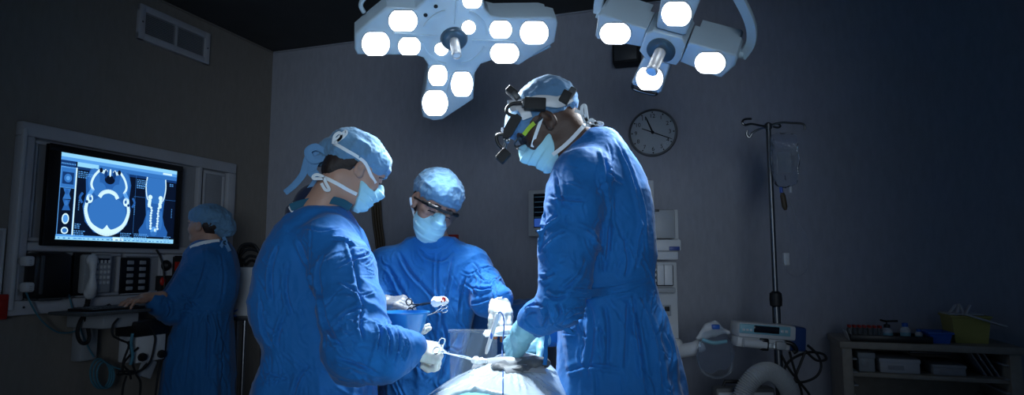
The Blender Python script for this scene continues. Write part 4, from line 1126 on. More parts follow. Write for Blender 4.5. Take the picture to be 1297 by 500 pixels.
e = [loc2(MS, *q) for q in ((749, 31), (751, 14), (762, -8), (785, -32), (830, -48), (880, -36), (915, -6), (936, 26), (946, 52), (945, 72), (934, 88))]
pts = spline([(*q, -.075) for q in e], 6)
m = MB(MS); m.tube(pts, 0, flat=(.034, .022), up=(0, 0, 1)); m.build('yoke', M_lamp, t)
for q, q2 in (((748, 32), (757, 36)), ((937, 85), (925, 84))):
    m = MB(MS); m.cyl((*loc2(MS, *q), -.075), (*loc2(MS, *q2), -.075), .018, 18); m.build('yoke_pivot', M_lamp, t)
top = MS @ Vector((*loc2(MS, 830, -48), -.075))
m = MB(); m.tube([top, top+Vector((0, .05, .08)), Vector((top.x, top.y+.06, CEIL))], .03, 16); m.build('ceiling_arm', M_lamp, t)

# ------------------------------------------------------------------ light
def spot(name, loc, aim, energy, size, col, r=.12, blend=.6):
    l = bpy.data.lights.new(name, 'SPOT'); l.energy = energy; l.spot_size = math.radians(size); l.spot_blend = blend; l.color = col; l.shadow_soft_size = r
    o = bpy.data.objects.new(name, l); COL.objects.link(o); o.location = loc
    o.rotation_euler = (Vector(aim)-Vector(loc)).to_track_quat('-Z', 'Y').to_euler(); return o
oL = ML @ Vector((0, 0, .02)); oS = MS @ Vector((0, 0, .02))
spot('lamp_beam_large', ML @ Vector((0, 0, .13)), Vector((-.02, 1.8, .95)), 195, 100, (.80, .91, 1), .13, .9)
spot('lamp_beam_small', MS @ Vector((0, 0, .15)), Vector((.0, 1.85, .95)), 45, 96, (.80, .91, 1), .10, .9)
spot('fill_spot', (.0, -1.6, 1.62), (-.32, 2.6, 1.6), 265, 54, (.70, .84, 1), .8, 1.0)  # added fill behind the camera with no fixture; lifts gowns and back wall
w = bpy.data.worlds.new('world'); scene.world = w; w.use_nodes = True
w.node_tree.nodes['Background'].inputs[0].default_value = (.30, .55, 1, 1)
w.node_tree.nodes['Background'].inputs[1].default_value = .055
# ------------------------------------------------------------------ people: materials
def gownmat(name, col):
    m = mat(name, col, .74, vary=.10, vscale=5, sheen=.12, spec=.22)
    nt = m.node_tree; b = nt.nodes['Principled BSDF']; tc = nt.nodes['Texture Coordinate']
    prev = None
    for sc, typ, dist, st, stretch in ((7, 'RIDGED_MULTIFRACTAL', .016, .4, (1.2, 1.2, .8)), (20, 'RIDGED_MULTIFRACTAL', .008, .5, (1, 1, .8)), (75, 'FBM', .002, .6, (1, 1, 1)), (420, 'FBM', .0006, .5, (1, 1, 1))):
        mp = nt.nodes.new('ShaderNodeMapping'); mp.inputs['Scale'].default_value = stretch; nt.links.new(tc.outputs['Object'], mp.inputs['Vector'])
        n = nt.nodes.new('ShaderNodeTexNoise'); n.noise_type = typ; n.normalize = True
        n.inputs['Scale'].default_value = sc; n.inputs['Detail'].default_value = 2.5; n.inputs['Distortion'].default_value = .35
        nt.links.new(mp.outputs['Vector'], n.inputs['Vector'])
        bp = nt.nodes.new('ShaderNodeBump'); bp.inputs['Strength'].default_value = st; bp.inputs['Distance'].default_value = dist
        nt.links.new(n.outputs['Fac'], bp.inputs['Height'])
        if prev: nt.links.new(prev.outputs['Normal'], bp.inputs['Normal'])
        prev = bp
    nt.links.new(prev.outputs['Normal'], b.inputs['Normal'])
    return m
M_gown = gownmat('gown_blue', (.010, .125, .38))
M_gownd = gownmat('gown_blue_nurse', (.014, .115, .32))
M_cap = clothmat('cap_blue', (.12, .255, .41), .8, .15, crinkle=.6, cscale=60)
M_capd = clothmat('cap_blue_surgeon', (.10, .215, .37), .8, .2, crinkle=.6, cscale=60)
M_mask = clothmat('mask_cyan', (.36, .66, .76), .75, .05, crinkle=.3, cscale=70)
M_strap = clothmat('white_strap', (.70, .76, .80), .75, .05)
M_tie = clothmat('cap_tie', (.12, .27, .48), .8, .1)
M_collar = clothmat('teal_collar', (.018, .10, .17), .8, .1)
M_glove = mat('latex_glove', (.54, .55, .52), .42, bump=.25, bscale=90, vary=.04, sub=.1)
M_gloveshade = mat('shaded_glove', (.17, .18, .20), .42, bump=.25, bscale=90, vary=.05)  # same pale latex glove, with the shade it hangs in darkened into its colour
M_gloveb = mat('pale_blue_glove', (.22, .46, .56), .45, bump=.25, bscale=90, vary=.05)
M_skin = mat('skin_light', (.40, .235, .17), .5, bump=.15, bscale=160, vary=.06, sub=.08)
M_skind = mat('skin_dark', (.060, .030, .019), .55, bump=.15, bscale=160, vary=.08, sub=.05)
M_skinm = mat('skin_medium', (.33, .19, .14), .5, bump=.15, bscale=160, vary=.06, sub=.08)
M_lash = mat('lash_brow', (.02, .012, .010), .7)
M_hair = mat('dark_hair', (.022, .014, .012), .55, bump=.6, bscale=90, stretch=(6, 1, 1), vary=.3)
M_shoe = mat('theatre_shoe', (.05, .06, .07), .5)
M_navy = clothmat('navy_scrub', (.010, .018, .05), .85, .1)
M_lime = mat('lime_plastic', (.42, .62, .05), .4)
M_lens = mat('goggle_lens', (.92, .96, 1), .03, trans=1, ior=1.12)
M_stain = mat('brown_stain', (.16, .045, .012), .4, vary=.3, vscale=60)

def axes(f, roll=0, up=(0, 0, 1)):
    f = Vector(f).normalized(); x = f.cross(Vector(up)).normalized(); u = x.cross(f)
    c, s = math.cos(roll), math.sin(roll)
    return x*c+u*s, f, u*c-x*s          # right, forward, up
class Loc:
    """a local frame (x right, y forward, z up) with a size factor"""
    def __init__(s, o, f, roll=0, sc=1, up=(0, 0, 1)):
        s.x, s.f, s.u = axes(f, roll, up); s.o = Vector(o); s.sc = sc
        s.R = Matrix((s.x, s.f, s.u)).transposed(); s.Rn = np.array(s.R)
    def p(s, x, y, z): return s.o+(s.x*x+s.f*y+s.u*z)*s.sc
    def inv(s, V): return (V-np.array(s.o))@s.Rn/s.sc
    def rot(s, ax, a): return s.R @ Matrix.Rotation(a, 3, ax)
def E(s, L, c, r, R=None, k=.015, mode=1): return s.ell(L.p(*c), [q*L.sc for q in r], L.R if R is None else R, k*L.sc, mode)
def K(s, L, a, b, r1, r2, k=.012, mode=1): return s.cone(L.p(*a), L.p(*b), r1*L.sc, r2*L.sc, k*L.sc, mode)
def cut(s, L, o, n, k=.004):
    """remove everything on the side n points to"""
    o = np.array(L.p(*o)); n = np.array((L.R @ Vector(n)).normalized())
    def fn(p): return -((p-o)@n)
    s.ops.append((fn, np.full(3, -1e3), np.full(3, 1e3), k, -1)); return s

def head_sdf(s, L, male=False):
    E(s, L, (0, -.022, .045), (.075, .092, .080))
    E(s, L, (0, .022, .03), (.068, .070, .072), k=.03)
    E(s, L, (0, .030, -.035), (.058, .062, .078), k=.03)
    E(s, L, (0, .058, -.082), (.034, .034, .030), k=.03)
    if male: E(s, L, (0, .02, -.075), (.056, .055, .038), k=.03)
    for q in (-1, 1):
        E(s, L, (q*.044, .058, -.022), (.022, .024, .022), k=.025)         # cheek
        E(s, L, (q*.030, .078, .030), (.026, .014, .010), k=.015)          # brow
        E(s, L, (q*.031, .097, .010), (.019, .014, .013), k=.012, mode=-1) # socket
        E(s, L, (q*.031, .078, .008), (.0145, .0145, .0135), k=.004)       # lidded eye
        R = L.R @ Matrix.Rotation(q*.35, 3, 'Z') @ Matrix.Rotation(-.2, 3, 'X')
        E(s, L, (q*.078, -.012, .0), (.009, .020, .032), R, k=.006)
        E(s, L, (q*.076, .000, -.020), (.008, .011, .015), R, k=.006)
        E(s, L, (q*.088, -.010, .006), (.008, .010, .018), R, k=.004, mode=-1)
    K(s, L, (0, .086, .018), (0, .106, -.022), .007, .011, k=.014)
    E(s, L, (0, .100, -.026), (.016, .012, .009), k=.010)
    E(s, L, (0, .083, -.058), (.022, .014, .007), k=.010); E(s, L, (0, .082, -.067), (.019, .013, .007), k=.008)
    return s
def join(parts):
    V = np.concatenate([p[0] for p in parts]); b = 0; Q = []
    for p in parts: Q.append(p[1]+b); b += len(p[0])
    return V, np.concatenate(Q)

def hand_chain(s, L, curls, thumb=(.5, .4, .3), side=1, sc=1., off=0., spread=.05, k=.006):
    """palm and five fingers; y to the fingertips, z = back of the hand, thumb at side*x"""
    def p(x, y, z): return L.p(side*x*sc, y*sc, z*sc)
    r = lambda a: (a*sc+off)
    s.cone(p(0, -.005, 0), p(.0, .02, 0), r(.024), r(.027), .01)
    for x, y in ((-.030, .078), (-.010, .088), (.012, .090), (.030, .084)):
        s.cone(p(x*.5, .012, -.002), p(x, y, 0), r(.016), r(.0125), .012)
    s.cone(p(.014, .025, -.012), p(.024, .055, -.014), r(.018), r(.013), .014)
    s.cone(p(-.024, .03, -.010), p(-.026, .06, -.010), r(.014), r(.011), .014)
    tips = []
    for i, (x, y, ls, rr) in enumerate(((.030, .084, (.042, .026, .021), .0092), (.011, .090, (.046, .029, .022), .0096), (-.010, .088, (.042, .027, .021), .0092), (-.030, .078, (.033, .021, .019), .0082))):
        c = curls[i]; a = 0; q = Vector((x, y, 0)); sp = (1.5-i)*spread
        pts = [q.copy()]
        for l, da in zip(ls, c):
            a += da; q = q+Vector((math.sin(sp)*l*math.cos(a), math.cos(a)*l*math.cos(sp), -math.sin(a)*l)); pts.append(q.copy())
        for j in range(3): s.cone(p(*pts[j]), p(*pts[j+1]), r(rr*(1-.09*j)), r(rr*(1-.09*(j+1))), k)
        tips.append(p(*pts[-1]))
    q = Vector((.020, .022, -.010)); pts = [q.copy()]
    ang, drop, bend = thumb
    d = Vector((math.cos(ang)*.8, math.sin(ang)*.9, -drop)).normalized()
    for j, l in enumerate((.042, .032, .027)):
        q = q+d*l; pts.append(q.copy())
        d = (d+Vector((-bend*.5, bend*.5, -bend*.25))).normalized()
    for j, (ra, rb) in enumerate(((.0135, .0108), (.0108, .0098), (.0098, .0080))): s.cone(p(*pts[j]), p(*pts[j+1]), r(ra), r(rb), k)
    tips.append(p(*pts[-1]))
    return tips
def glove(name, L, curls, thumb, side, m, parent, fore=None, sc=1., fr_=(.031, .038), h=.0022, stain=None):
    s = SDF(h); tips = hand_chain(s, L, curls, thumb, side, sc, .0012)
    if fore is not None: s.cone(L.p(0, .004, 0), fore, fr_[0], fr_[1], .02)
    V, Q = s.mesh(); N = normals(V, Q)
    loc = L.inv(V)
    w = np.clip(1-loc[:, 1]/.06, 0, 1)
    V = V+N*(w*.0022*vnoise(np.stack([loc[:, 0]*18, loc[:, 1]*85, loc[:, 2]*18], 1), 3)+.0007*fbm(V*120, 2, 5))[:, None]
    ms = [m]
    o = to_obj(name, V, Q, m, parent)
    if stain:
        o.data.materials.append(M_stain)
        C = V[Q].mean(1); d = np.min([np.linalg.norm(C-np.array(q), axis=1) for q in tips[:3]], 0)
        o.data.polygons.foreach_set('material_index', (d+.006*vnoise(C*120) < .024).astype(np.int32))
    return o, tips

def armfold(V, N, pts, rad, amp, freq, seed):
    """compression folds running across a sleeve"""
    D = np.zeros(len(V)); arc = 0; best = np.full(len(V), 1e9); co = np.zeros((len(V), 3)); w = np.zeros(len(V))
    for i in range(len(pts)-1):
        a, b = np.array(pts[i]), np.array(pts[i+1]); ab = b-a; L = np.linalg.norm(ab); ax = ab/L
        q = V-a; t = np.clip(q@ax, 0, L); d = np.linalg.norm(q-t[:, None]*ax, axis=1)
        R = np.interp(t/L, [0, 1], [rad[i], rad[i+1]]); m = (d-R < best)
        best[m] = (d-R)[m]
        u = np.cross(ax, (0, 0, 1.)); u /= max(np.linalg.norm(u), 1e-6); v = np.cross(ax, u)
        pr = q@u, q@v
        co[m] = np.stack([(arc+q@ax)*freq+pr[0]*freq*.45, pr[0]*freq*.35, pr[1]*freq*.35], 1)[m]; arc += L
    wgt = np.clip(1-(best-.012)/.03, 0, 1)
    n = vnoise(co, seed); n2 = vnoise(co*1.9+7, seed+3)
    return wgt*amp*((1-np.abs(n)*2.6)*.95+(.6-np.abs(n2)*1.5)*.55)
def drape(V, amp, fx=13, fz=2.6, seed=0, slant=0):
    q = np.stack([V[:, 0]*fx+slant*V[:, 2]*fx, V[:, 1]*fx, V[:, 2]*fz], 1)
    return amp*((1-np.abs(vnoise(q, seed))*2.6)*.9+(.5-np.abs(vnoise(q*1.8+3, seed+5))*1.4)*.6)
def sec(py, xl, xr, ry, Y):
    a, b = P(xl, py, Y), P(xr, py, Y); return ((a.z+b.z)/2, (a.x+b.x)/2, Y, (b.x-a.x)/2, ry)
def pxc(s, lst, k=.03, both=True):
    pts = [P(x, y, Y) for x, y, Y, r in lst]; rs = [r*mpp(Y) for x, y, Y, r in lst]
    s.chain(pts, rs, k); return pts, rs

def body_mesh(head_parts, chest, hips, feet, arms):
    """trunk, arms and legs under the clothes"""
    s = SDF(.009)
    s.cone(chest, hips, .07, .08, .05)
    for f in feet:
        s.chain([Vector((f[0]*.5+hips[0]*.5, f[1]*.5+hips[1]*.5, hips[2]-.04)), Vector((f[0], f[1]-.01, .48)), Vector((f[0], f[1], .09))], [.062, .05, .042], .02)
        s.cone(Vector((f[0], f[1], .06)), Vector((f[0], f[1], .06))+Vector((f[2], f[3], 0))*.14+Vector((0, 0, -.015)), .045, .035, .03)
    for pts, rs in arms: s.chain(pts, rs, .03)
    return join(head_parts+[s.mesh()])
def shoes(parent, feet):
    for f in feet:
        s = SDF(.007); d = Vector((f[2], f[3], 0)); o = Vector((f[0], f[1], .05))
        s.cone(o-d*.04, o+d*.17, .056, .050, .03, sq=((0, 0, 1), .95)); s.cone(o-d*.03+Vector((0, 0, .01)), o+Vector((0, 0, .035)), .05, .05, .03)
        s.ops.append((lambda p: p[..., 2]-.002, np.full(3, -9.), np.full(3, 9.), .004, -1))
        V, Q = s.mesh(); to_obj('shoe', V, Q, M_shoe, parent)

def cap_mesh(L, prims, tilt_o, tilt_n, amp=.003, h=.003, seed=0, extra=None):
    s = SDF(h)
    for c, r in prims: E(s, L, c, r, k=.03)
    cut(s, L, tilt_o, tilt_n, .006)
    if extra: extra(s)
    V, Q = s.mesh(); N = normals(V, Q); q = L.inv(V)
    d = amp*(1-np.abs(vnoise(q*np.array([26, 22, 30]), seed))*2)+amp*.7*fbm(q*60, 2, seed+4)
    # gathered rim
    hh = -(q-np.array(tilt_o))@np.array(Vector(tilt_n).normalized())
    rim = np.exp(-((hh-.014)/.006)**2)
    d -= rim*.003
    return V+N*d[:, None], Q
def mask_mesh(L, seed=0, rear=.022, sc=1.0):
    s = SDF(.0025)
    E(s, L, (0, .036, -.052), (.066, .074, .062), k=.03)
    E(s, L, (0, .060, -.085), (.044, .044, .040), k=.03)
    K(s, L, (0, .094, .006), (0, .114, -.026), .016, .020, k=.03)
    cut(s, L, (0, .110, .010), (0, -.32, 1), .006)
    cut(s, L, (0, rear, -.05), (0, -1, -.42), .006)
    V, Q = s.mesh(); N = normals(V, Q); q = L.inv(V)
    fade = np.clip((q[:, 1]-rear)/.05, .15, 1)
    pl = np.mod((q[:, 2]+.12+.15*(q[:, 1]-.09))/.027, 1); saw = np.where(pl < .85, pl/.85, (1-pl)/.15)-.5
    d = fade*(.0042*saw)*(np.abs(q[:, 0]) < .07)+.0012*fbm(q*40, 2, seed)
    return V+N*d[:, None], Q
def ribbon(name, pts, w, m, parent, th=.0016, up=(0, -1, 0)):
    mb = MB(); pp = spline(pts, 8)
    ww = w if isinstance(w, list) else [w, w]
    mb.tube(pp, 0, flat=[(float(np.interp(i/(len(pp)-1), np.linspace(0, 1, len(ww)), ww)), th) for i in range(len(pp))], up=up)
    return mb.build(name, m, parent)
def surf(px, py, bv, Y, lift=.004):
    """point on the nearest of the given surfaces under a pixel, else at depth Y"""
    best = None
    for b in bv:
        h = cast(b, px, py)
        if h is not None and (best is None or h.y < best.y): best = h
    if best is None: return P(px, py, Y)
    return best-ray(px, py).normalized()*lift
def facemats(o, L, V, Q, m2):
    q = L.inv(V[Q].mean(1)); ax = np.abs(q[:, 0])
    lash = (np.abs(q[:, 2]-(.002-.25*(np.abs(ax-.031))**1)) < .0022) & (np.abs(ax-.031) < .0165) & (q[:, 1] > .072)
    brow = (np.abs(q[:, 2]-(.030-.9*np.maximum(ax-.036, 0)**1)) < .0042-.05*np.abs(ax-.03)) & (ax > .010) & (ax < .054) & (q[:, 1] > .05)
    o.data.materials.append(m2); n = len(o.data.polygons); mi = np.zeros(n, np.int32); mi[:len(q)][lash | brow] = 1
    o.data.polygons.foreach_set('material_index', mi)
# ================================================================== left woman, seen from the side and behind
t = thing('person', 'woman in blue gown and tied cap at left, holding forceps over the patient', 'person', (P(400, 330, 2.15).x, 2.15, 0))
W1 = t
Yb = 2.15
L = Loc(P(451, 218, 2.15), (math.cos(.50)*math.cos(.55), math.cos(.50)*math.sin(.55), -math.sin(.50)), 0, .95)
LW = L
s = SDF(.0024); head_sdf(s, L)
nb = P(405, 268, 2.14)
K2 = s.cone(L.p(0, -.04, -.05), nb, .056, .064, .03); s.cone(nb, P(398, 290, 2.14), .066, .09, .03)
hp = s.mesh()
feet = ((P(385, 330, 2.08).x, 2.08, .9, .3), (P(400, 330, 2.28).x, 2.28, .9, .3))
arm_r = [(418, 306, 2.05, 34), (436, 345, 1.99, 38), (446, 392, 1.94, 40), (453, 438, 1.89, 41), (488, 446, 1.90, 32), (521, 440, 1.93, 18)]
arm_l = [(436, 312, 2.27, 30), (452, 380, 2.33, 28), (462, 412, 2.32, 26), (478, 416, 2.25, 15)]
ap = [P(x, y, Y) for x, y, Y, r in arm_r]; al = [P(x, y, Y) for x, y, Y, r in arm_l]
V, Q = body_mesh([hp], P(400, 315, Yb), P(400, 470, Yb), feet, [(ap, [.03, .04, .042, .038, .034, .024]), (al, [.05, .042, .036, .024])])
o = to_obj('body', V, Q, [M_skin], t); facemats(o, L, hp[0], hp[1], M_lash)
shoes(t, feet)
# gown
s = SDF(.0043)
s.loft([sec(262, 382, 436, .075, 2.14), sec(272, 364, 446, .10, 2.15), sec(290, 347, 456, .13, Yb), sec(315, 334, 462, .15, Yb), sec(350, 324, 466, .155, Yb), sec(388, 317, 468, .155, Yb), sec(415, 323, 468, .15, Yb), sec(440, 341, 468, .145, Yb),
        sec(470, 333, 470, .16, Yb), sec(500, 321, 472, .175, Yb), sec(570, 306, 482, .19, Yb), (.28, P(395, 500, Yb).x, Yb, .25, .22)], .03)
ar, rr_ = pxc(s, arm_r, .03); al_, rl_ = pxc(s, arm_l, .03)
V, Q = s.mesh(); V = relax(V, Q, 2); N = normals(V, Q)
d = .006*fbm(V*5, 2, 1)+.0035*(1-2*np.abs(vnoise(V*np.array([14, 14, 11]), 2)))+.0012*fbm(V*45, 2, 9)
d += armfold(V, N, [tuple(p) for p in ar], rr_, .0035, 16, 4)
low = np.clip((1.04-V[:, 2])/.12, 0, 1); d += low*drape(V, .006, 12, 2.4, 3, .15)
V = V+N*d[:, None]
st = [([(410, 322), (404, 345), (408, 380), (416, 415), (440, 450)], .010, .012), ([(376, 300), (392, 340), (398, 380)], .012, .008), ([(352, 310), (343, 345), (345, 385)], .010, .009), ([(366, 330), (362, 370), (372, 400)], .009, .007),
      ([(345, 440), (380, 425), (412, 400), (440, 388)], .010, .013), ([(350, 452), (385, 440), (420, 432)], .010, .012), ([(348, 462), (390, 452), (430, 455)], .012, .010), ([(420, 415), (440, 398), (462, 388)], .009, .010),
      ([(425, 340), (445, 330), (468, 322)], .007, .007), ([(430, 356), (452, 372), (462, 390)], .007, .008), ([(460, 388), (456, 410), (462, 432)], .008, .010), ([(486, 412), (494, 432), (492, 452)], .007, .012), ([(502, 414), (505, 434), (500, 458)], .0065, .011), ([(478, 408), (482, 425), (478, 445)], .007, .009), ([(513, 424), (516, 440), (511, 458)], .006, .009),
      ([(425, 452), (455, 462), (480, 474)], .009, .008), ([(330, 380), (336, 420), (346, 438)], .010, .010), ([(360, 398), (352, 425), (352, 440)], .010, .008), ([(345, 480), (372, 470), (400, 468), (425, 480)], .010, .009), ([(400, 500), (404, 475), (414, 455)], .008, .010), ([(370, 505), (378, 480), (392, 462)], .009, .009),
      ([(420, 300), (436, 302), (452, 312)], .008, -.006), ([(385, 288), (410, 292), (430, 288)], .008, .006), ([(440, 300), (450, 340), (458, 385)], .010, .006)]
V = creases(V, Q, [(q, w*1.05, a*1.6) for q, w, a in st]+crinkles([(335, 290, 408, 430, 26, 78, 35, 45, .006, .0045), (412, 300, 482, 420, 24, -25, 45, 28, .005, .0045), (430, 400, 490, 478, 22, 20, 60, 24, .005, .005), (475, 412, 522, 470, 20, 75, 30, 20, .0042, .0050), (328, 435, 470, 500, 30, 35, 60, 38, .006, .0055)], 5))
g = to_obj('gown', V, Q, M_gown, t); bg = bvh_of(V, Q)
# belt folds and seam of the gown are in the mesh; neck band
pts = [surf(x, y, [bg], 2.08, .002) for x, y in ((368, 263), (378, 259), (395, 255), (415, 253), (432, 256), (444, 263))]
ribbon('neck_band', pts, .026, M_collar, t, .004)
s = SDF(.004); s.cone(P(402, 262, 2.15), P(399, 272, 2.15), .083, .10, .02, sq=((0, 1, 0), .8)); V2, Q2 = s.mesh(); to_obj('scrub_collar', V2, Q2, M_navy, t)
ribbon('neck_tie', [surf(x, y, [bg], 2.1, .004) for x, y in ((367, 262), (371, 257), (376, 262), (370, 268), (366, 262))], .005, M_strap, t)
# hair
s = SDF(.003); E(s, L, (0, -.030, .030), (.080, .092, .082), k=.03); E(s, L, (0, -.080, -.03), (.052, .036, .045), k=.03)
cut(s, L, (0, -.028, .0), (0, 1, -.15)); V2, Q2 = s.mesh(); V2 = V2+normals(V2, Q2)*(.0015*vnoise(L.inv(V2)*np.array([120, 30, 30]), 2))[:, None]; to_obj('hair', V2, Q2, M_hair, t)
# cap
def bun(s):
    s.ell(P(414, 199, 2.16), (.045, .045, .040), None, .03); s.ell(P(425, 190, 2.15), (.045, .05, .045), None, .03)
V2, Q2 = cap_mesh(L, [((0, -.022, .058), (.092, .110, .088)), ((0, -.075, .052), (.078, .062, .068)), ((0, .045, .058), (.076, .058, .052))], (0, .10, .034), (0, .36, -1), .0035, .0032, 3, bun)
c = to_obj('surgical_cap', V2, Q2, M_cap, t); bc = bvh_of(V2, Q2); bh = bvh_of(*hp)
ribbon('cap_tie', [P(x, y, 2.12) for x, y in ((418, 195), (402, 190), (391, 200), (384, 220), (372, 235), (361, 244))], [.018, .026, .030, .024, .022, .020], M_tie, c, .003)
ribbon('cap_tie', [P(x, y, 2.11) for x, y in ((416, 200), (401, 203), (395, 216), (402, 226), (394, 238), (385, 246))], [.016, .030, .034, .030, .022, .016], M_tie, c, .003)
ribbon('cap_tie', [P(x, y, 2.10) for x, y in ((414, 194), (400, 186), (390, 192), (397, 203), (412, 200))], [.014, .024, .026, .024, .014], M_tie, c, .003)
V3, Q3 = mask_mesh(L, 1); mk = to_obj('face_mask', V3, Q3, M_mask, t); bm_ = bvh_of(V3, Q3)
ribbon('mask_strap', [surf(x, y, [bc, bh, bm_], 2.08, .003) for x, y in ((476, 232), (470, 222), (463, 207), (452, 198), (440, 191), (428, 184), (422, 181))], .011, M_strap, mk)
ribbon('mask_strap', [surf(x, y, [bc, bh, bm_], 2.07, .004) for x, y in ((452, 246), (440, 240), (428, 233), (416, 227), (409, 224))], .012, M_strap, mk)
for w in (((422, 182), (424, 172), (430, 168), (432, 174), (424, 181)), ((422, 181), (432, 171), (438, 166), (437, 171), (424, 181)), ((410, 224), (402, 221), (397, 223), (398, 226), (410, 226)), ((410, 225), (413, 232), (417, 240), (412, 240), (407, 232))):
    ribbon('mask_bow', [P(x, y, 2.055) for x, y in w], .010, M_strap, mk)
# gloved hands
Wp = P(521, 437, 1.93)
Lh = Loc(Wp, P(550, 446, 1.965)-Wp, 0, 1, up=(-.05, -.55, .83))
glove('glove', Lh, [(.85, 1.4, .9), (1.1, 1.45, .9), (1.2, 1.4, .9), (1.25, 1.3, .8)], (.9, .75, .5), -1, M_glove, t, P(505, 441, 1.915), 1.04, (.031, .037))
tips1 = None
Wl = P(480, 416, 2.24)
Lh2 = Loc(Wl, P(506, 420, 2.24)-Wl, 0, 1, up=(0, .35, -.94))
glove('glove', Lh2, [(.25, .35, .2), (.2, .3, .2), (.2, .3, .2), (.25, .35, .2)], (.5, .2, .2), -1, M_glove, t, P(468, 414, 2.27))
# ================================================================== woman with goggles at the far side
Yb = 2.62
t = thing('person', 'woman in blue gown and safety goggles facing the camera behind the patient', 'person', (P(545, 330, Yb).x, Yb, 0))
f = Vector((.36, -.80, 0)).normalized()*math.cos(.42)+Vector((0, 0, -math.sin(.42)))
L = Loc(P(549, 262, 2.56), f, .33, 1.06)
s = SDF(.0026); head_sdf(s, L)
s.cone(L.p(0, -.035, -.05), P(548, 306, 2.60), .052, .06, .03); s.cone(P(548, 302, 2.6), P(547, 318, 2.62), .06, .085, .03)
hp = s.mesh()
feet = ((P(520, 330, Yb).x, Yb, 0, -1), (P(572, 330, Yb).x, Yb, 0, -1))
arm_l = [(594, 337, 2.60, 25), (612, 362, 2.57, 25), (619, 377, 2.50, 22), (634, 377, 2.42, 14)]
arm_r = [(492, 338, 2.60, 25), (474, 378, 2.55, 23), (470, 388, 2.45, 20), (484, 386, 2.38, 12)]
V, Q = body_mesh([hp], P(546, 338, Yb), P(546, 460, Yb), feet, [([P(*q[:3]) for q in arm_l], [.05, .04, .036, .026]), ([P(*q[:3]) for q in arm_r], [.05, .04, .034, .024])])
o = to_obj('body', V, Q, [M_skinm], t); facemats(o, L, hp[0], hp[1], M_lash); shoes(t, feet)
s = SDF(.0046)
s.loft([sec(299, 527, 571, .07, 2.6), sec(307, 508, 590, .09, 2.61), sec(320, 489, 605, .11, Yb), sec(340, 480, 612, .125, Yb), sec(380, 484, 604, .13, Yb), sec(415, 488, 596, .125, Yb), sec(438, 490, 593, .125, Yb), sec(470, 486, 598, .14, Yb), sec(520, 478, 606, .16, Yb), (.28, P(543, 450, Yb).x, Yb, .235, .19)], .03)
a1, r1 = pxc(s, arm_l, .03); a2, r2 = pxc(s, arm_r, .03)
V, Q = s.mesh(); V = relax(V, Q, 2); N = normals(V, Q)
d = .005*fbm(V*5, 2, 11)+.004*(1-2*np.abs(vnoise(V*np.array([15, 12, 8]), 12)))+.0012*fbm(V*45, 2, 19)
d += armfold(V, N, [tuple(p) for p in a1], r1, .004, 19, 14)
low = np.clip((1.12-V[:, 2])/.15, 0, 1); d += low*drape(V, .006, 13, 2.2, 13, .1)
V = V+N*d[:, None]
st = [([(505, 318), (520, 345), (545, 372), (560, 400)], .011, .011), ([(490, 335), (510, 370), (530, 410)], .012, .010), ([(575, 325), (568, 360), (560, 400), (556, 440)], .010, .012), ([(555, 318), (553, 350), (556, 385)], .009, .009), ([(590, 350), (583, 375), (580, 410)], .010, .013),
      ([(560, 405), (566, 440), (562, 480)], .012, .014), ([(540, 400), (532, 440), (535, 480)], .011, .012), ([(512, 395), (500, 430), (500, 470)], .012, .012), ([(577, 420), (575, 450), (580, 490)], .010, .012), ([(602, 345), (614, 356), (632, 358)], .008, .009), ([(598, 365), (612, 366), (626, 364)], .008, .010), ([(596, 384), (608, 382), (620, 378)], .008, .011), ([(620, 348), (626, 362), (628, 376)], .007, .009), ([(600, 332), (608, 345), (606, 372)], .008, .009),
      ([(530, 312), (540, 326), (560, 330), (575, 318)], .009, .008), ([(495, 438), (540, 444), (592, 438)], .008, .008)]
V = creases(V, Q, [(q, w*1.05, a*1.6) for q, w, a in st]+crinkles([(485, 315, 600, 400, 34, 65, 40, 30, .006, .005), (590, 335, 648, 395, 24, -20, 50, 20, .005, .0055), (488, 395, 598, 500, 30, 80, 25, 40, .007, .006)], 6)); to_obj('gown', V, Q, M_gown, t); bg = bvh_of(V, Q)
ribbon('neck_band', [surf(x, y, [bg], 2.52, .002) for x, y in ((523, 302), (532, 312), (546, 318), (562, 314), (573, 304))], .018, M_gown, t, .005)
s = SDF(.003); E(s, L, (0, -.032, .020), (.080, .090, .088), k=.03); cut(s, L, (0, .01, .03), (0, 1, -.25)); V2, Q2 = s.mesh(); to_obj('hair', V2, Q2, M_hair, t)
V2, Q2 = cap_mesh(L, [((0, -.015, .068), (.090, .106, .082)), ((0, -.07, .05), (.080, .055, .075)), ((0, .04, .062), (.078, .060, .052))], (0, .10, .040), (0, .30, -1), .0035, .0034, 13)
c = to_obj('surgical_cap', V2, Q2, M_cap, t); bc = bvh_of(V2, Q2); bh = bvh_of(*hp)
V3, Q3 = mask_mesh(L, 11); mk = to_obj('face_mask', V3, Q3, M_mask, t); bm_ = bvh_of(V3, Q3)
ribbon('mask_strap', [surf(x, y, [bc, bh, bm_], 2.5, .003) for x, y in ((527, 280), (524, 270), (521, 259), (520, 250))], .009, M_strap, mk)
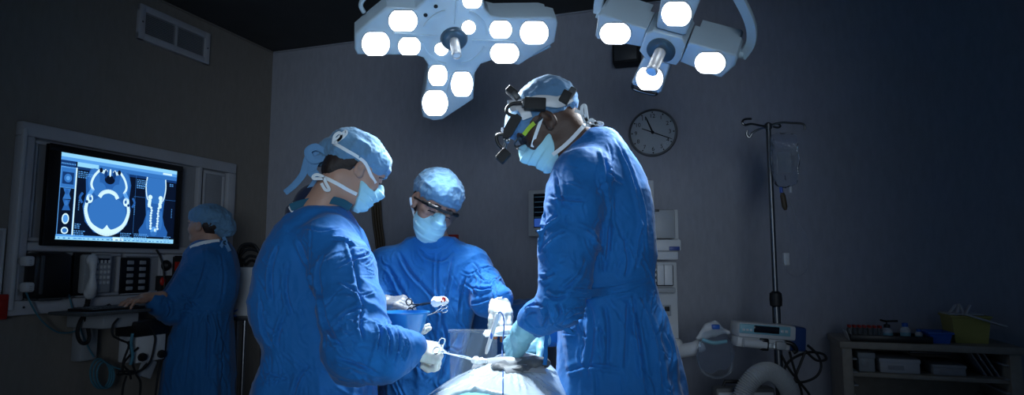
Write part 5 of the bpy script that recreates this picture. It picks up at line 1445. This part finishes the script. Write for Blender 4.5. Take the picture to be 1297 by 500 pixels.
# goggles
fl = SDF(.0024)
def gp(x, y, z): return L.p(x, y, z)
for q in (-1, 1): fl.chain([gp(0, .112, .022), gp(q*.030, .112, .026), gp(q*.060, .096, .024), gp(q*.074, .066, .018)], [.0055, .0065, .0075, .0065], .006)
V2, Q2 = fl.mesh(); gg = to_obj('goggles', V2, Q2, M_black, t)
for q in (-1, 1):
    m = MB(); m.tube(spline([gp(q*.074, .068, .018), gp(q*.082, .03, .012), gp(q*.083, -.01, .006)], 5), .0042, 8); m.build('temple', M_black if q > 0 else M_lime, gg)
    v = []; n = 14
    for i in range(n):
        a = i/(n-1); x = q*(.008+.060*a); yy = .115-.030*a**2.2
        for j in range(6):
            b = j/5; z = .022-(.036+.006*math.sin(a*PI))*b; v.append(gp(x, yy-.010*b*b-.004*b, z))
    v2 = [p-L.f*.002 for p in v]; fs = []
    for i in range(n-1):
        for j in range(5):
            k = i*6+j; fs.append((k, k+1, k+7, k+6)); fs.append(tuple(n*6+z for z in (k, k+6, k+7, k+1)))
    edge = [i*6 for i in range(n)]+[(n-1)*6+j for j in range(1, 6)]+[i*6+5 for i in range(n-2, -1, -1)]+[j for j in range(4, 0, -1)]
    for i in range(len(edge)): a, b = edge[i], edge[(i+1) % len(edge)]; fs.append((a, b, n*6+b, n*6+a))
    MB().add(v+v2, fs).build('lens', M_lens, gg)
    m = MB(); m.tube([gp(q*.006, .113, .012), gp(q*.010, .114, -.002), gp(q*.016, .108, -.012)], .003, 8); m.build('nose_pad', M_clear, gg)
# gloves
Wp = P(634, 379, 2.42)
Lh = Loc(Wp, P(634, 412, 2.27)-Wp, 0, 1, up=(.1, -.9, .45))
_, tips = glove('glove', Lh, [(.55, .7, .4), (.5, .6, .3), (.55, .6, .3), (.6, .7, .4)], (.95, .8, .5), -1, M_glove, t, P(634, 377, 2.43), 1.05, (.033, .034), .0022, True)
Wl = P(484, 385, 2.37)
Lh = Loc(Wl, P(516, 381, 2.31)-Wl, 0, 1, up=(.1, -.45, .88))
_, tipsB = glove('glove', Lh, [(.35, .7, .5), (.5, .8, .5), (.65, .8, .5), (.8, .8, .5)], (.95, .55, .45), 1, M_gloveshade, t, P(470, 388, 2.41), 1.02)
# ================================================================== tall man with the head lamp
Yb = 2.12
t = thing('person', 'tall man in blue gown wearing a head lamp, bending over the patient from the right', 'person', (P(775, 330, Yb).x, Yb, 0))
pit = .74
L = Loc(P(693, 160, 2.12), (-math.cos(pit), .10, -math.sin(pit)), 0, 1.10)
s = SDF(.0026); head_sdf(s, L, True)
nb = P(742, 192, 2.12)
s.cone(L.p(0, -.045, -.04), nb, .066, .078, .03); s.cone(nb, P(760, 215, 2.13), .08, .11, .03)
hp = s.mesh()
feet = ((P(765, 330, 2.0).x, 2.02, -1, .1), (P(790, 330, 2.3).x, 2.28, -1, .1))
arm_l = [(740, 226, 2.00, 39), (727, 262, 1.97, 38), (719, 310, 1.94, 36), (716, 350, 1.92, 31), (710, 384, 1.91, 27), (676, 406, 1.98, 21)]
arm_r = [(748, 232, 2.28, 38), (735, 300, 2.30, 34), (728, 360, 2.30, 29), (722, 388, 2.29, 26), (694, 420, 2.22, 19)]
V, Q = body_mesh([hp], P(765, 250, Yb), P(772, 430, Yb), feet, [([P(*q[:3]) for q in arm_l], [.035, .04, .042, .042, .038, .027]), ([P(*q[:3]) for q in arm_r], [.035, .04, .042, .038, .027])])
o = to_obj('body', V, Q, [M_skind], t); facemats(o, L, hp[0], hp[1], M_lash); shoes(t, feet)
s = SDF(.0046)
s.loft([sec(166, 742, 772, .085, 2.13), sec(176, 726, 784, .11, 2.13), sec(195, 708, 799, .135, Yb), sec(215, 698, 811, .15, Yb), sec(245, 699, 821, .16, Yb), sec(285, 702, 829, .165, Yb), sec(325, 706, 832, .165, Yb), sec(352, 713, 826, .16, Yb), sec(366, 716, 825, .155, Yb), sec(382, 714, 834, .16, Yb), sec(415, 709, 846, .17, Yb), sec(455, 705, 857, .18, Yb), sec(500, 702, 867, .19, Yb), sec(570, 700, 880, .20, Yb), (.28, P(790, 500, Yb).x, Yb, .29, .23)], .03)
a1, r1 = pxc(s, arm_l, .03); a2, r2 = pxc(s, arm_r, .03)
V, Q = s.mesh(); V = relax(V, Q, 2); N = normals(V, Q)
d = .006*fbm(V*4.5, 2, 21)+.0035*(1-2*np.abs(vnoise(V*np.array([14, 14, 9]), 22)))+.0012*fbm(V*45, 2, 29)
d += armfold(V, N, [tuple(p) for p in a1], r1, .003, 15, 24)
low = np.clip((1.15-V[:, 2])/.15, 0, 1); d += low*drape(V, .007, 12, 1.8, 23, .12)
V = V+N*d[:, None]
st = [([(764, 190), (769, 240), (772, 300), (766, 345)], .012, .014), ([(780, 175), (800, 220), (812, 270), (818, 320)], .010, .008), ([(768, 215), (778, 225), (790, 232)], .009, .008), ([(690, 246), (715, 252), (742, 254)], .008, .008), ([(700, 200), (706, 230), (712, 262)], .010, .008), ([(683, 300), (692, 285), (706, 272)], .007, .010), ([(684, 318), (700, 300), (716, 292)], .006, .007),
      ([(690, 265), (688, 290), (682, 320)], .007, -.009), ([(745, 290), (752, 300), (762, 320), (766, 345)], .010, .012), ([(742, 330), (730, 352), (712, 368)], .009, .010), ([(720, 372), (705, 378), (690, 372)], .008, .011), ([(705, 384), (710, 398), (700, 412)], .0075, .012), ([(690, 384), (694, 400), (688, 415)], .007, .010), ([(676, 350), (690, 352), (702, 345)], .007, .007), ([(664, 392), (676, 386), (690, 388)], .006, .010),
      ([(722, 366), (760, 366), (800, 360), (824, 352)], .006, .010), ([(722, 375), (762, 372), (805, 366)], .006, .008), ([(802, 372), (806, 410), (812, 450), (820, 500)], .010, .016), ([(796, 380), (794, 420), (792, 470)], .012, .008), ([(812, 375), (826, 410), (836, 450), (842, 500)], .011, .010), ([(740, 380), (750, 400), (748, 440), (742, 480)], .013, .008), ([(765, 385), (770, 420), (768, 470)], .012, .008), ([(712, 410), (724, 402), (738, 398)], .007, .009), ([(716, 400), (728, 392), (742, 390)], .006, .008),
      ([(815, 280), (810, 310), (806, 340)], .009, .009), ([(790, 300), (796, 330), (792, 350)], .010, .008), ([(716, 470), (750, 462), (790, 468)], .010, .006)]
V = creases(V, Q, [(q, w*1.05, a*1.6) for q, w, a in st]+crinkles([(690, 200, 750, 330, 24, 60, 45, 32, .006, .0045), (750, 200, 828, 345, 26, 80, 28, 45, .007, .005), (668, 320, 740, 425, 34, 5, 55, 24, .005, .005), (715, 360, 830, 378, 16, -5, 12, 30, .005, .004), (735, 380, 860, 500, 36, 82, 28, 45, .007, .006)], 7)); to_obj('gown', V, Q, M_gown, t); bg = bvh_of(V, Q)
mb = MB(); mb.tube(spline([surf(x, y, [bg], 1.95, .003) for x, y in ((722, 371), (745, 371), (770, 369), (795, 363), (812, 357), (822, 352))], 6), 0, flat=(.022, .004), up=(0, -1, 0)); mb.build('belt', M_gown, t)
mb = MB(); mb.tube(spline([P(x, y, 1.93) for x, y in ((697, 412), (692, 430), (691, 452), (690, 462))], 6), 0, flat=[(.010, .003), (.012, .003), (.014, .003)]*8+[(.016, .003)], up=(0, -1, 0)); mb.build('gown_tie', M_gown, t)
for pts in (((700, 412), (712, 406), (722, 402), (726, 404)), ((700, 414), (712, 414), (724, 420), (726, 418))):
    mb = MB(); mb.tube(spline([P(x, y, 1.90) for x, y in pts], 6), 0, flat=(.016, .003), up=(0, -1, 0)); mb.build('gown_tie', M_gown, t)
# cap, mask, straps
V2, Q2 = cap_mesh(L, [((0, -.030, .058), (.088, .108, .084)), ((0, .045, .056), (.074, .062, .052)), ((0, -.08, .03), (.075, .055, .06))], (0, .10, .030), (0, .22, -1), .0035, .0034, 23)
c = to_obj('surgical_cap', V2, Q2, M_capd, t); bc = bvh_of(V2, Q2); bh = bvh_of(*hp)
V3, Q3 = mask_mesh(L, 21, .018); mk = to_obj('face_mask', V3, Q3, M_mask, t); bm_ = bvh_of(V3, Q3)
ribbon('mask_strap', [surf(x, y, [bc, bh, bm_], 2.03, .003) for x, y in ((674, 186), (678, 172), (683, 158), (686, 149))], .011, M_strap, mk)
ribbon('mask_strap', [surf(x, y, [bc, bh, bm_, bg], 2.03, .004) for x, y in ((700, 196), (712, 187), (724, 176), (736, 163), (742, 157))], .013, M_strap, mk)
for w in (((742, 156), (738, 146), (737, 136), (741, 134), (743, 146), (744, 156)), ((742, 157), (750, 158), (757, 155), (763, 157), (757, 161), (748, 160)), ((742, 158), (752, 160), (760, 163), (762, 167)), ((742, 157), (748, 152), (753, 154), (758, 160)), ((728, 140), (734, 142), (742, 150), (744, 157))):
    ribbon('mask_bow', [P(x, y, 2.05) for x, y in w], .011, M_strap, mk)
ribbon('cap_band', [surf(x, y, [bc], 2.03, .004) for x, y in ((690, 152), (704, 146), (718, 138), (727, 132))], .020, M_tie, c)
# glasses
gl = MB(); gl.tube(spline([L.p(-.062, .080, .014), L.p(-.080, .045, .014), L.p(-.086, .0, .012)], 6), .0042, 8); gl = gl.build('safety_glasses', M_black, t)
def gp(x, y, z): return L.p(x, y, z)
m = MB(); m.tube(spline([gp(-.068, .074, .015), gp(-.082, .048, .016), gp(-.087, .028, .015)], 5), 0, flat=(.014, .004), up=L.x); m.build('lime_temple', M_lime, gl)
m = MB(); m.tube(spline([gp(-.064, .084, .020), gp(-.035, .108, .024), gp(0, .114, .022), gp(.035, .108, .024), gp(.064, .084, .020)], 6), .0036, 8); m.build('brow_bar', M_black, gl)
for q in (-1, 1):
    v = []; n = 12
    for i in range(n):
        a = i/(n-1); x = q*(.007+.058*a); yy = .117-.034*a**2
        for j in range(6):
            b = j/5; v.append(gp(x, yy-.008*b, .020-(.036+.008*math.sin(a*PI))*b))
    v2 = [p-L.f*.0025 for p in v]; fs = []
    for i in range(n-1):
        for j in range(5):
            k = i*6+j; fs.append((k, k+1, k+7, k+6)); fs.append(tuple(n*6+z for z in (k, k+6, k+7, k+1)))
    edge = [i*6 for i in range(n)]+[(n-1)*6+j for j in range(1, 6)]+[i*6+5 for i in range(n-2, -1, -1)]+[j for j in range(4, 0, -1)]
    for i in range(len(edge)): a, b = edge[i], edge[(i+1) % len(edge)]; fs.append((a, b, n*6+b, n*6+a))
    MB().add(v+v2, fs).build('lens', M_lens, gl)
# head lamp
hl = MB()
bnd = [surf(x, y, [bc], 2.02, .006) for x, y in ((645, 134), (656, 133), (668, 132), (680, 128), (694, 128), (708, 129), (722, 122))]
hl.tube(spline(bnd, 6), 0, flat=(.038, .006), up=(0, -1, 0)); hl = hl.build('head_lamp', M_white, t)
rb = [L.p(.0, .118, .085)]
q = [L.p(.094*math.cos(g), -.008+.120*math.sin(g), .073) for g in np.linspace(-PI/2-.2, PI/2+.3, 14)]
m = MB(); m.tube(q, 0, flat=(.036, .006), up=L.x); m.build('band', M_white, hl)
ribbon('forehead_pad', [surf(x, y, [bc], 2.02, .009) for x, y in ((656, 130), (664, 140), (668, 150))], .034, M_white, hl, .008)
def bxp(name, px, py, Y, w, h, dd, ang, m, parent, bev=.004):
    mm = MB(Matrix.Translation(P(px, py, Y)) @ Matrix.Rotation(ang, 4, 'Y')); mm.box((0, 0, 0), (w, dd, h), bev); return mm.build(name, m, parent)
k = mpp(2.02)
bxp('lamp_module', 677.5, 132, 2.01, 28*k, 16*k, .035, .05, M_matblack, hl)
bxp('module_clip', 664, 131, 2.01, 6*k, 10*k, .03, .1, M_dgrey, hl)
bxp('side_ratchet', 716, 124, 2.03, 13*k, 17*k, .04, .5, M_matblack, hl)
bxp('side_ratchet', 723, 119, 2.04, 9*k, 15*k, .05, .55, M_dgrey, hl)
bxp('front_knob', 648.5, 117, 2.05, 15*k, 9*k, .05, .72, M_matblack, hl)
bxp('front_clip', 653, 122, 2.04, 11*k, 8*k, .04, .72, M_dgrey, hl)
m = MB(); m.tube(spline([P(x, y, 2.02) for x, y in ((664, 130), (650, 131), (643, 136), (642, 142), (648, 146), (655, 147))], 6), .006, 10); m.build('cable', M_rubber, hl)
m = MB(); m.prism([(P(x, y, 2.0).x, P(x, y, 2.0).z) for x, y in ((655, 145), (661, 150), (648, 172), (642, 177), (637, 174), (638, 164), (646, 150))][::-1], 0, .03, .004)
o_ = MB(); 
m2 = [(x, 1.985+z, y) for x, y, z in m.v]; bm2 = MB(); bm2.add(m2, m.f); bm2.build('pivot_arm', M_matblack, hl)
m = MB(); m.tube(spline([P(x, y, 2.0) for x, y in ((639, 170), (630, 171), (629, 177), (632, 184), (637, 188))], 6), .0055, 10); m.build('cable', M_black, hl)
m = MB(); m.cyl(P(641.5, 178, 1.99), P(638, 191, 2.0), .006, 12); m.ball(P(642, 178, 1.985), .010); m.ball(P(638, 191, 1.995), .009); m.build('joint', M_steel, hl)
bxp('light_housing', 637.5, 197.5, 2.0, 13*k, 17*k, .035, .75, M_matblack, hl)
# gloves
Wp = P(663, 420, 2.00)
Lh = Loc(Wp, P(642, 450, 2.07)-Wp, 0, 1.15, up=(-.35, -.75, .55))
_, tipsM = glove('glove', Lh, [(.55, .5, .3), (.5, .5, .3), (.45, .5, .3), (.45, .5, .3)], (.75, .5, .3), 1, M_gloveb, t, P(677, 405, 1.98), 1, (.038, .045))
Wl = P(690, 424, 2.21)
Lh = Loc(Wl, P(668, 446, 2.20)-Wl, 0, 1.05, up=(-.3, .3, .9))
glove('glove', Lh, [(.4, .5, .3)]*4, (.7, .5, .3), -1, M_gloveb, t, P(702, 412, 2.24), 1, (.034, .042))
# ================================================================== nurse at the keyboard in the background
Yb = 3.98
t = thing('person', 'nurse in blue gown and cap typing beneath the lit monitor, seen from the side', 'person', (P(262, 330, Yb).x, Yb, 0))
L = Loc(P(260, 287, 4.0), (-.97, .16, .05), 0, 1.0)
s = SDF(.003); head_sdf(s, L); s.cone(L.p(0, -.035, -.05), P(270, 312, 4.0), .052, .062, .03)
hp = s.mesh()
HK = FL @ Vector((lw(168, 386, .35)[0], wz+.040, .35))
Wp = HK+d1*.085+Vector((0, 0, .012)); Lh = Loc(Wp, HK-Wp, 0, 1, up=(0, -.25, .96))
s = SDF(.003); hand_chain(s, Lh, [(.25, .5, .3), (.2, .45, .3), (.25, .5, .3), (.3, .5, .3)], (.6, .4, .2), 1); s.cone(Lh.p(0, 0, 0), Wp+d1*.08+Vector((.02, 0, 0)), .026, .034, .02)
hd = s.mesh()
wq = Wp+d1*.03; wpx = proj(wq)
feet = ((P(258, 330, 3.9).x, 3.88, -1, 0), (P(262, 330, 4.1).x, 4.08, -1, 0))
arm_l = [(262, 330, 3.90, 18), (246, 355, 3.88, 20), (219, 391, 3.84, 18), ((wpx[0]+214)/2, (wpx[1]+394)/2, (wq.y+3.82)/2, 13), (wpx[0], wpx[1], wq.y, 8)]
arm_r = [(252, 328, 4.12, 18), (228, 372, 4.15, 18), (212, 388, 4.12, 14), (204, 390, 4.08, 9)]
V, Q = body_mesh([hp, hd], P(262, 338, Yb), P(256, 430, Yb), feet, [([P(*q[:3]) for q in arm_l], [.05, .045, .04, .036, .026]), ([P(*q[:3]) for q in arm_r], [.05, .04, .036, .026])])
o = to_obj('body', V, Q, [M_skin], t); facemats(o, L, hp[0], hp[1], M_lash); shoes(t, feet)
s = SDF(.008)
s.loft([sec(305, 251, 286, .08, 4.0), sec(313, 240, 294, .12, 4.0), sec(335, 233, 299, .15, Yb), sec(365, 227, 300, .155, Yb), sec(392, 228, 292, .15, Yb), sec(400, 228, 291, .145, Yb), sec(425, 221, 292, .16, Yb), sec(460, 214, 293, .175, Yb), sec(500, 208, 294, .19, Yb), (.28, P(248, 500, Yb).x, Yb, .24, .22)], .03)
a1, r1 = pxc(s, arm_l, .03); pxc(s, arm_r, .03)
V, Q = s.mesh(); V = relax(V, Q, 1); N = normals(V, Q)
d = .006*fbm(V*5, 2, 31)+.004*(1-2*np.abs(vnoise(V*np.array([11, 11, 8]), 32)))
d += armfold(V, N, [tuple(p) for p in a1], r1, .006, 13, 34)
low = np.clip((.95-V[:, 2])/.1, 0, 1); d += low*drape(V, .010, 11, 1.5, 33)
V = V+N*d[:, None]
st = [([(262, 330), (256, 350), (248, 372)], .014, .012), ([(280, 320), (284, 350), (280, 385)], .014, .012), ([(262, 392), (264, 430), (262, 480)], .016, .018), ([(275, 392), (280, 430), (280, 490)], .014, .016), ([(244, 400), (238, 440), (232, 490)], .014, .016), ([(232, 392), (260, 396), (290, 392)], .010, .012), ([(228, 372), (238, 378), (246, 388)], .012, .014), ([(212, 380), (216, 392), (212, 402)], .010, .012)]
V = creases(V, Q, st+crinkles([(230, 310, 298, 395, 20, 75, 35, 25, .012, .005), (205, 330, 260, 400, 18, -40, 40, 18, .010, .006), (215, 400, 292, 500, 24, 85, 15, 50, .013, .006)], 8)); g = to_obj('gown', V, Q, M_gownd, t); bg = bvh_of(V, Q)
for pts in (((262, 394), (268, 402), (272, 420), (270, 432)), ((262, 394), (260, 404), (264, 414), (266, 424)), ((262, 394), (256, 400), (252, 408))):
    ribbon('gown_tie', [surf(x, y, [bg], 3.8, .006) for x, y in pts], .022, M_gownd, t, .004)
ribbon('neck_band', [surf(x, y, [bg], 3.9, .004) for x, y in ((241, 314), (252, 309), (266, 306), (278, 305))], .024, M_strap, t, .006)
s = SDF(.004); E(s, L, (0, -.030, .020), (.078, .090, .083), k=.03); cut(s, L, (0, -.03, .0), (0, 1, -.2)); V2, Q2 = s.mesh(); to_obj('hair', V2, Q2, M_hair, t)
def bun(s): s.ell(P(287, 288, 4.02), (.052, .06, .065), None, .04); s.ell(P(276, 281, 4.02), (.08, .085, .085), None, .04)
V2, Q2 = cap_mesh(L, [((0, -.020, .062), (.092, .110, .082)), ((0, .045, .062), (.074, .058, .050))], (0, .10, .045), (0, .85, -1), .005, .0045, 33, bun)
c = to_obj('surgical_cap', V2, Q2, M_cap, t)
for pts in (((284, 305), (288, 312), (291, 318)), ((284, 305), (280, 312), (277, 316)), ((283, 300), (286, 306), (284, 310))): ribbon('cap_tie', [P(x, y, 3.92) for x, y in pts], .022, M_tie, c, .004)
# ================================================================== operating table, drapes, instruments
M_plastic = mat('plastic_drape', (.50, .60, .66), .16, bump=.12, bscale=10, vary=.06, coat=.6)
M_cyandrape = clothmat('cyan_drape', (.16, .50, .60), .8, .08)
M_bluedrape = clothmat('blue_drape', (.012, .085, .27), .8, .1)
M_film = mat('clear_film', (.78, .88, .97), .06, trans=.93, ior=1.12, bump=.4, bscale=18)
M_darkcloth = clothmat('dark_incise_cloth', (.09, .10, .11), .5, .3)
tx = -.07
t = thing('operating_table', 'operating table under the draped patient in the middle foreground', 'operating table', (tx, 1.6, 0))
MB().box((tx, 1.55, .66), (.38, 1.5, .06), .02).build('table_top', M_dgrey, t)
MB().box((tx, 1.55, .715), (.35, 1.46, .05), .02).build('mattress', M_black, t)
MB().lathe([(.17, 0), (.17, .05), (.10, .10), (.09, .55), (.13, .63)], (tx, 1.6, 0), n=32).build('pedestal', M_steel, t)
# draped patient
t = thing('draped_patient', 'patient lying on the table wholly covered by drapes', 'patient', (tx, 1.6, .74))
def mound(h, off=0):
    s = SDF(h)
    s.ell((tx-.01, 1.45, .765), (.20+off, .85, .105+off), None, .06)
    s.ell((tx+.03, 2.0, .800), (.175+off, .30, .105+off), None, .08)
    s.ell((tx+.10, 2.14, .825), (.11+off, .19, .110+off), None, .08)
    return s
s = mound(.012); V, Q = s.mesh(); to_obj('body', V, Q, M_skinm, t)
s = mound(.008, .012); s.rbox((tx, 1.55, .60), (.215, .80, .19), None, .05, .12); V, Q = s.mesh(); N = normals(V, Q)
side = np.clip((.74-V[:, 2])/.1, 0, 1); d = .006*fbm(V*8, 2, 41)+side*drape(V, .012, 12, 2, 42)
V = V+N*d[:, None]; to_obj('cyan_drape', V, Q, M_cyandrape, t); bd = bvh_of(V, Q)
s = mound(.0065, .026); s.rbox((tx, 1.98, .64), (.232, .42, .16), None, .05, .12)
s.ops.append((lambda p: p[..., 1]-(1.80-.5*np.maximum(0, p[..., 0]+.10)+.01*np.sin(p[..., 0]*30)), np.full(3, -9.), np.full(3, 9.), .006, -1))
V, Q = s.mesh(); N = normals(V, Q)
cc0 = np.array(P(650, 462, 2.08)); dx, dy = V[:, 0]-cc0[0], V[:, 1]-cc0[1]; rr0 = np.hypot(dx, dy); an0 = np.arctan2(dy, dx)
q = np.stack([np.cos(an0)*3.2, np.sin(an0)*3.2, rr0*2.5], 1)
d = np.clip(rr0/.12, 0, 1)*(.004*vnoise(q, 44)+.0008*vnoise(V*22, 46))
V = V+N*d[:, None]
rd = random.Random(9); rays = []
for k in range(34):
    g = math.radians(rd.uniform(20, 178)); r0 = rd.uniform(14, 40); l = rd.uniform(25, 85); x0, y0 = 652+r0*1.6*math.cos(g), 464+r0*.35*math.sin(g)
    bow = rd.uniform(-6, 6); x1, y1 = x0+l*1.3*math.cos(g), y0+l*.55*math.sin(g)+rd.uniform(-3, 4)
    rays.append(([(x0, y0), ((x0+x1)/2+bow*.4, (y0+y1)/2+bow*.5), (x1, y1)], rd.uniform(.005, .010), rd.uniform(.003, .007)*(1 if rd.random() < .6 else -.8)))
V = creases(V, Q, rays)
to_obj('plastic_sheet', V, Q, M_plastic, t); bp = bvh_of(V, Q)
# dark opening with folded flaps
s = SDF(.004)
c = surf(648, 463, [bp], 2.1, 0)
s.ell(c+Vector((.0, .0, -.004)), (.062, .05, .012), None, .02); s.ell(c+Vector((.065, .03, .004)), (.05, .035, .016), None, .02)
V, Q = s.mesh(); N = normals(V, Q); V = V+N*(.007*(1-2*np.abs(vnoise(V*np.array([22, 40, 30]), 51)))+.003*fbm(V*45, 2, 52))[:, None]
to_obj('incision_field', V, Q, M_darkcloth, t)
for pts, w in ((((600, 462), (620, 458), (645, 457), (668, 462)), .030), (((640, 470), (665, 466), (690, 468)), .026), (((660, 452), (678, 456), (692, 462)), .034)):
    mb = MB(); mb.tube(spline([surf(x, y, [bp], 2.1, .022) for x, y in pts], 8), 0, flat=(w, .005), up=(0, -.75, .66)); mb.build('drape_flap', M_grey, t)
# clear film hung behind the patient
t = thing('clear_film_drape', 'translucent plastic sheet hanging behind the patient by the goggled woman', 'plastic sheet', P(600, 480, 2.34))
n = 30; v = []
for i in range(n):
    for j in range(16):
        a = i/(n-1); b = j/15
        p = P(570+60*a, 420+60*b, 2.34+.012*math.sin(a*11+b*3)+.05*b*(a-.5)); v.append(p)
v2 = [p+Vector((0, .003, 0)) for p in v]; fs = []
for i in range(n-1):
    for j in range(15):
        k = i*16+j; fs.append((k, k+1, k+17, k+16)); fs.append(tuple(n*16+z for z in (k, k+16, k+17, k+1)))
MB().add(v+v2, fs).build('film', M_film, t)
mb = MB(); mb.tube([P(568, 419, 2.345), P(632, 419, 2.345)], .006, 8); mb.build('hem', M_film, t)
# blue draped stand
t = thing('draped_stand', 'equipment stand under a blue drape between goggled woman and tall man', 'stand', (P(630, 400, 2.95).x, 2.95, 0))
a = P(602, 384, 2.9); b = P(690, 384, 2.9)
s = SDF(.009); s.rbox(((a.x+b.x)/2, 3.0, a.z/2+.12), ((b.x-a.x)/2, .14, a.z/2-.12), None, .03, .02)
s.cone((a.x+.02, 2.97, a.z-.05), (a.x-.10, 2.95, .55), .05, .12, .08)
V, Q = s.mesh(); N = normals(V, Q); V = V+N*(drape(V, .012, 10, 1.5, 61)+.004*fbm(V*10, 2, 62))[:, None]; to_obj('drape', V, Q, M_bluedrape, t)
for xx in (a.x+.05, b.x-.05):
    for yy in (2.9, 3.1): MB().cyl((xx, yy, 0.0), (xx, yy, .5), .014, 12).build('leg', M_steel, t)

# bowl
R_ = 30*mpp(2.14); rc = P(513, 396, 2.14)
t = thing('kidney_bowl', 'bright blue bowl held between the two women', 'bowl', (rc.x, rc.y, rc.z-.088)); t.name = 'bowl'
M_bowl = mat('blue_bowl', (.02, .20, .50), .3, vary=.04, coat=.3)
prof = [(.001, -.086), (R_*.52, -.086), (R_*.62, -.078), (R_*.80, -.045), (R_*.93, -.008), (R_*.97, 0), (R_*1.03, .0), (R_*1.03, .004), (R_*.95, .004), (R_*.90, -.008), (R_*.77, -.045), (R_*.58, -.076), (.001, -.080)]
MB().lathe(prof, rc, n=56, cap=False).build('bowl_body', M_bowl, t)
# forceps + swab held by the left woman
def forceps(name, lab, ring, joint, tip, sw_a, sw_b, m, swab_r=.012, blood=False, gap=.006, up=(0, -1, .2)):
    tt = thing(name, lab, 'forceps', joint)
    d = (tip-ring).normalized(); n = d.cross(Vector((0, -1, 0))).normalized()
    for q in (-1, 1):
        mb = MB(); rp = ring+n*q*.016
        mb.tube([rp+(d*math.cos(g)+n*math.sin(g))*.011 for g in np.linspace(0, 2*PI, 18)[:-1]], .0022, 8, closed=True)
        mb.tube(spline([rp+d*.011, joint-d*.03+n*q*gap, joint, tip-d*.04-n*q*.002, tip], 6), [.0026]*25, 8); mb.build('blade', m, tt)
    mb = MB(); mb.ball(joint, .0042); mb.build('rivet', m, tt)
    tw = thing('gauze_swab', 'white gauze swab clamped in the %s' % ('dark shafted forceps over the bowl' if blood else 'long steel forceps'), 'swab', (sw_a+sw_b)/2)
    s = SDF(.0018); s.cone(sw_a, sw_b, swab_r, swab_r*.85, .01); V, Q = s.mesh(); N = normals(V, Q); V = V+N*(.003*(1-2*np.abs(vnoise(V*90, 5)))+.001*fbm(V*200, 2))[:, None]
    o = to_obj('gauze', V, Q, mat('gauze', (.78, .80, .80), .9, vary=.04), tw)
    if blood:
        o.data.materials.append(mat('blood', (.22, .012, .008), .4)); C = V[Q].mean(1); d2 = np.linalg.norm(C-np.array(sw_b+Vector((0, -.006, .004))), axis=1)
        o.data.polygons.foreach_set('material_index', ((d2+.004*vnoise(C*200)) < .011).astype(np.int32))
    return tt
forceps('swab_forceps', 'long steel forceps held by the left woman, pointing right', P(556, 438, 1.93), P(568, 447, 1.97), P(601, 456.5, 2.04), P(602, 456.5, 2.04), P(613, 457, 2.05), M_chrome, .011)
forceps('needle_holder', 'dark shafted forceps in the shaded gloved hand above the bowl', P(519, 388, 2.22), P(533, 385.5, 2.21), P(549, 383, 2.20), P(552, 382, 2.20), P(562, 381, 2.19), M_black, .016, True)
t = thing('scissors', 'small steel scissors resting over the rim of the blue bowl', 'scissors', P(552, 394, 2.16))
for q in (-1, 1):
    mb = MB(); c = P(563, 390.5+2.5*q, 2.16); d = (P(563, 391, 2.16)-P(545, 398, 2.16)).normalized(); n = d.cross(Vector((0, -1, 0)))
    mb.tube([c+(d*math.cos(g)*1.4+n*math.sin(g)*.8)*.008 for g in np.linspace(0, 2*PI, 18)[:-1]], .0018, 8, closed=True)
    mb.tube([c-d*.011, P(552, 395+.6*q, 2.16), P(541, 399-.4*q, 2.16)], .0018, 8); mb.build('blade', M_chrome, t)
# white pen, gauze strip and blue lead at the operating site
M_lead = mat('lead_blue', (.03, .10, .30), .4)
t = thing('cautery_pen', 'white pen shaped instrument upright in the goggled woman\'s gloved hand', 'instrument', P(617, 448, 2.19))
mb = MB(); a, b = P(631, 397, 2.12), P(615.5, 448, 2.13); mb.tube([a, a+(b-a)*.5, a+(b-a)*.9, b], [.0075, .0075, .0065, .004], 14); pn = mb.build('barrel', M_white, t)
mb = MB(); mb.tube(spline([a, P(634, 395, 2.12), P(638, 403, 2.11), P(638, 420, 2.10), P(636, 445, 2.09), surf(637, 468, [bp], 2.0, .006), surf(637, 485, [bp], 1.9, .006), surf(637, 499, [bp], 1.8, .006)], 8), .0023, 8); mb.build('blue_lead', M_lead, t)
mb = MB(); p = a+(b-a)*.55; mb.ball(p+Vector((0, -.008, 0)), (.004, .004, .011)); mb.build('button', M_bluebin, pn)
t = thing('gauze_strip', 'white folded gauze strip across the hands at the operating site', 'gauze', P(636, 425, 2.15))
mb = MB(); mb.tube(spline([P(614, 421, 2.16), P(622, 421, 2.145), P(634, 417, 2.14), P(648, 416, 2.15), P(656, 419, 2.16)], 8), 0, flat=(.022, .008), up=(0, -.75, .66)); mb.build('gauze_fold', mat('gauze', (.78, .80, .80), .9, vary=.04), t)
mb = MB(); mb.tube(spline([P(615, 424, 2.15), P(628, 423, 2.135), P(644, 423, 2.145)], 8), 0, flat=(.014, .007), up=(0, -.75, .66)); mb.build('gauze_fold', mat('gauze', (.78, .80, .80), .9, vary=.04), t)
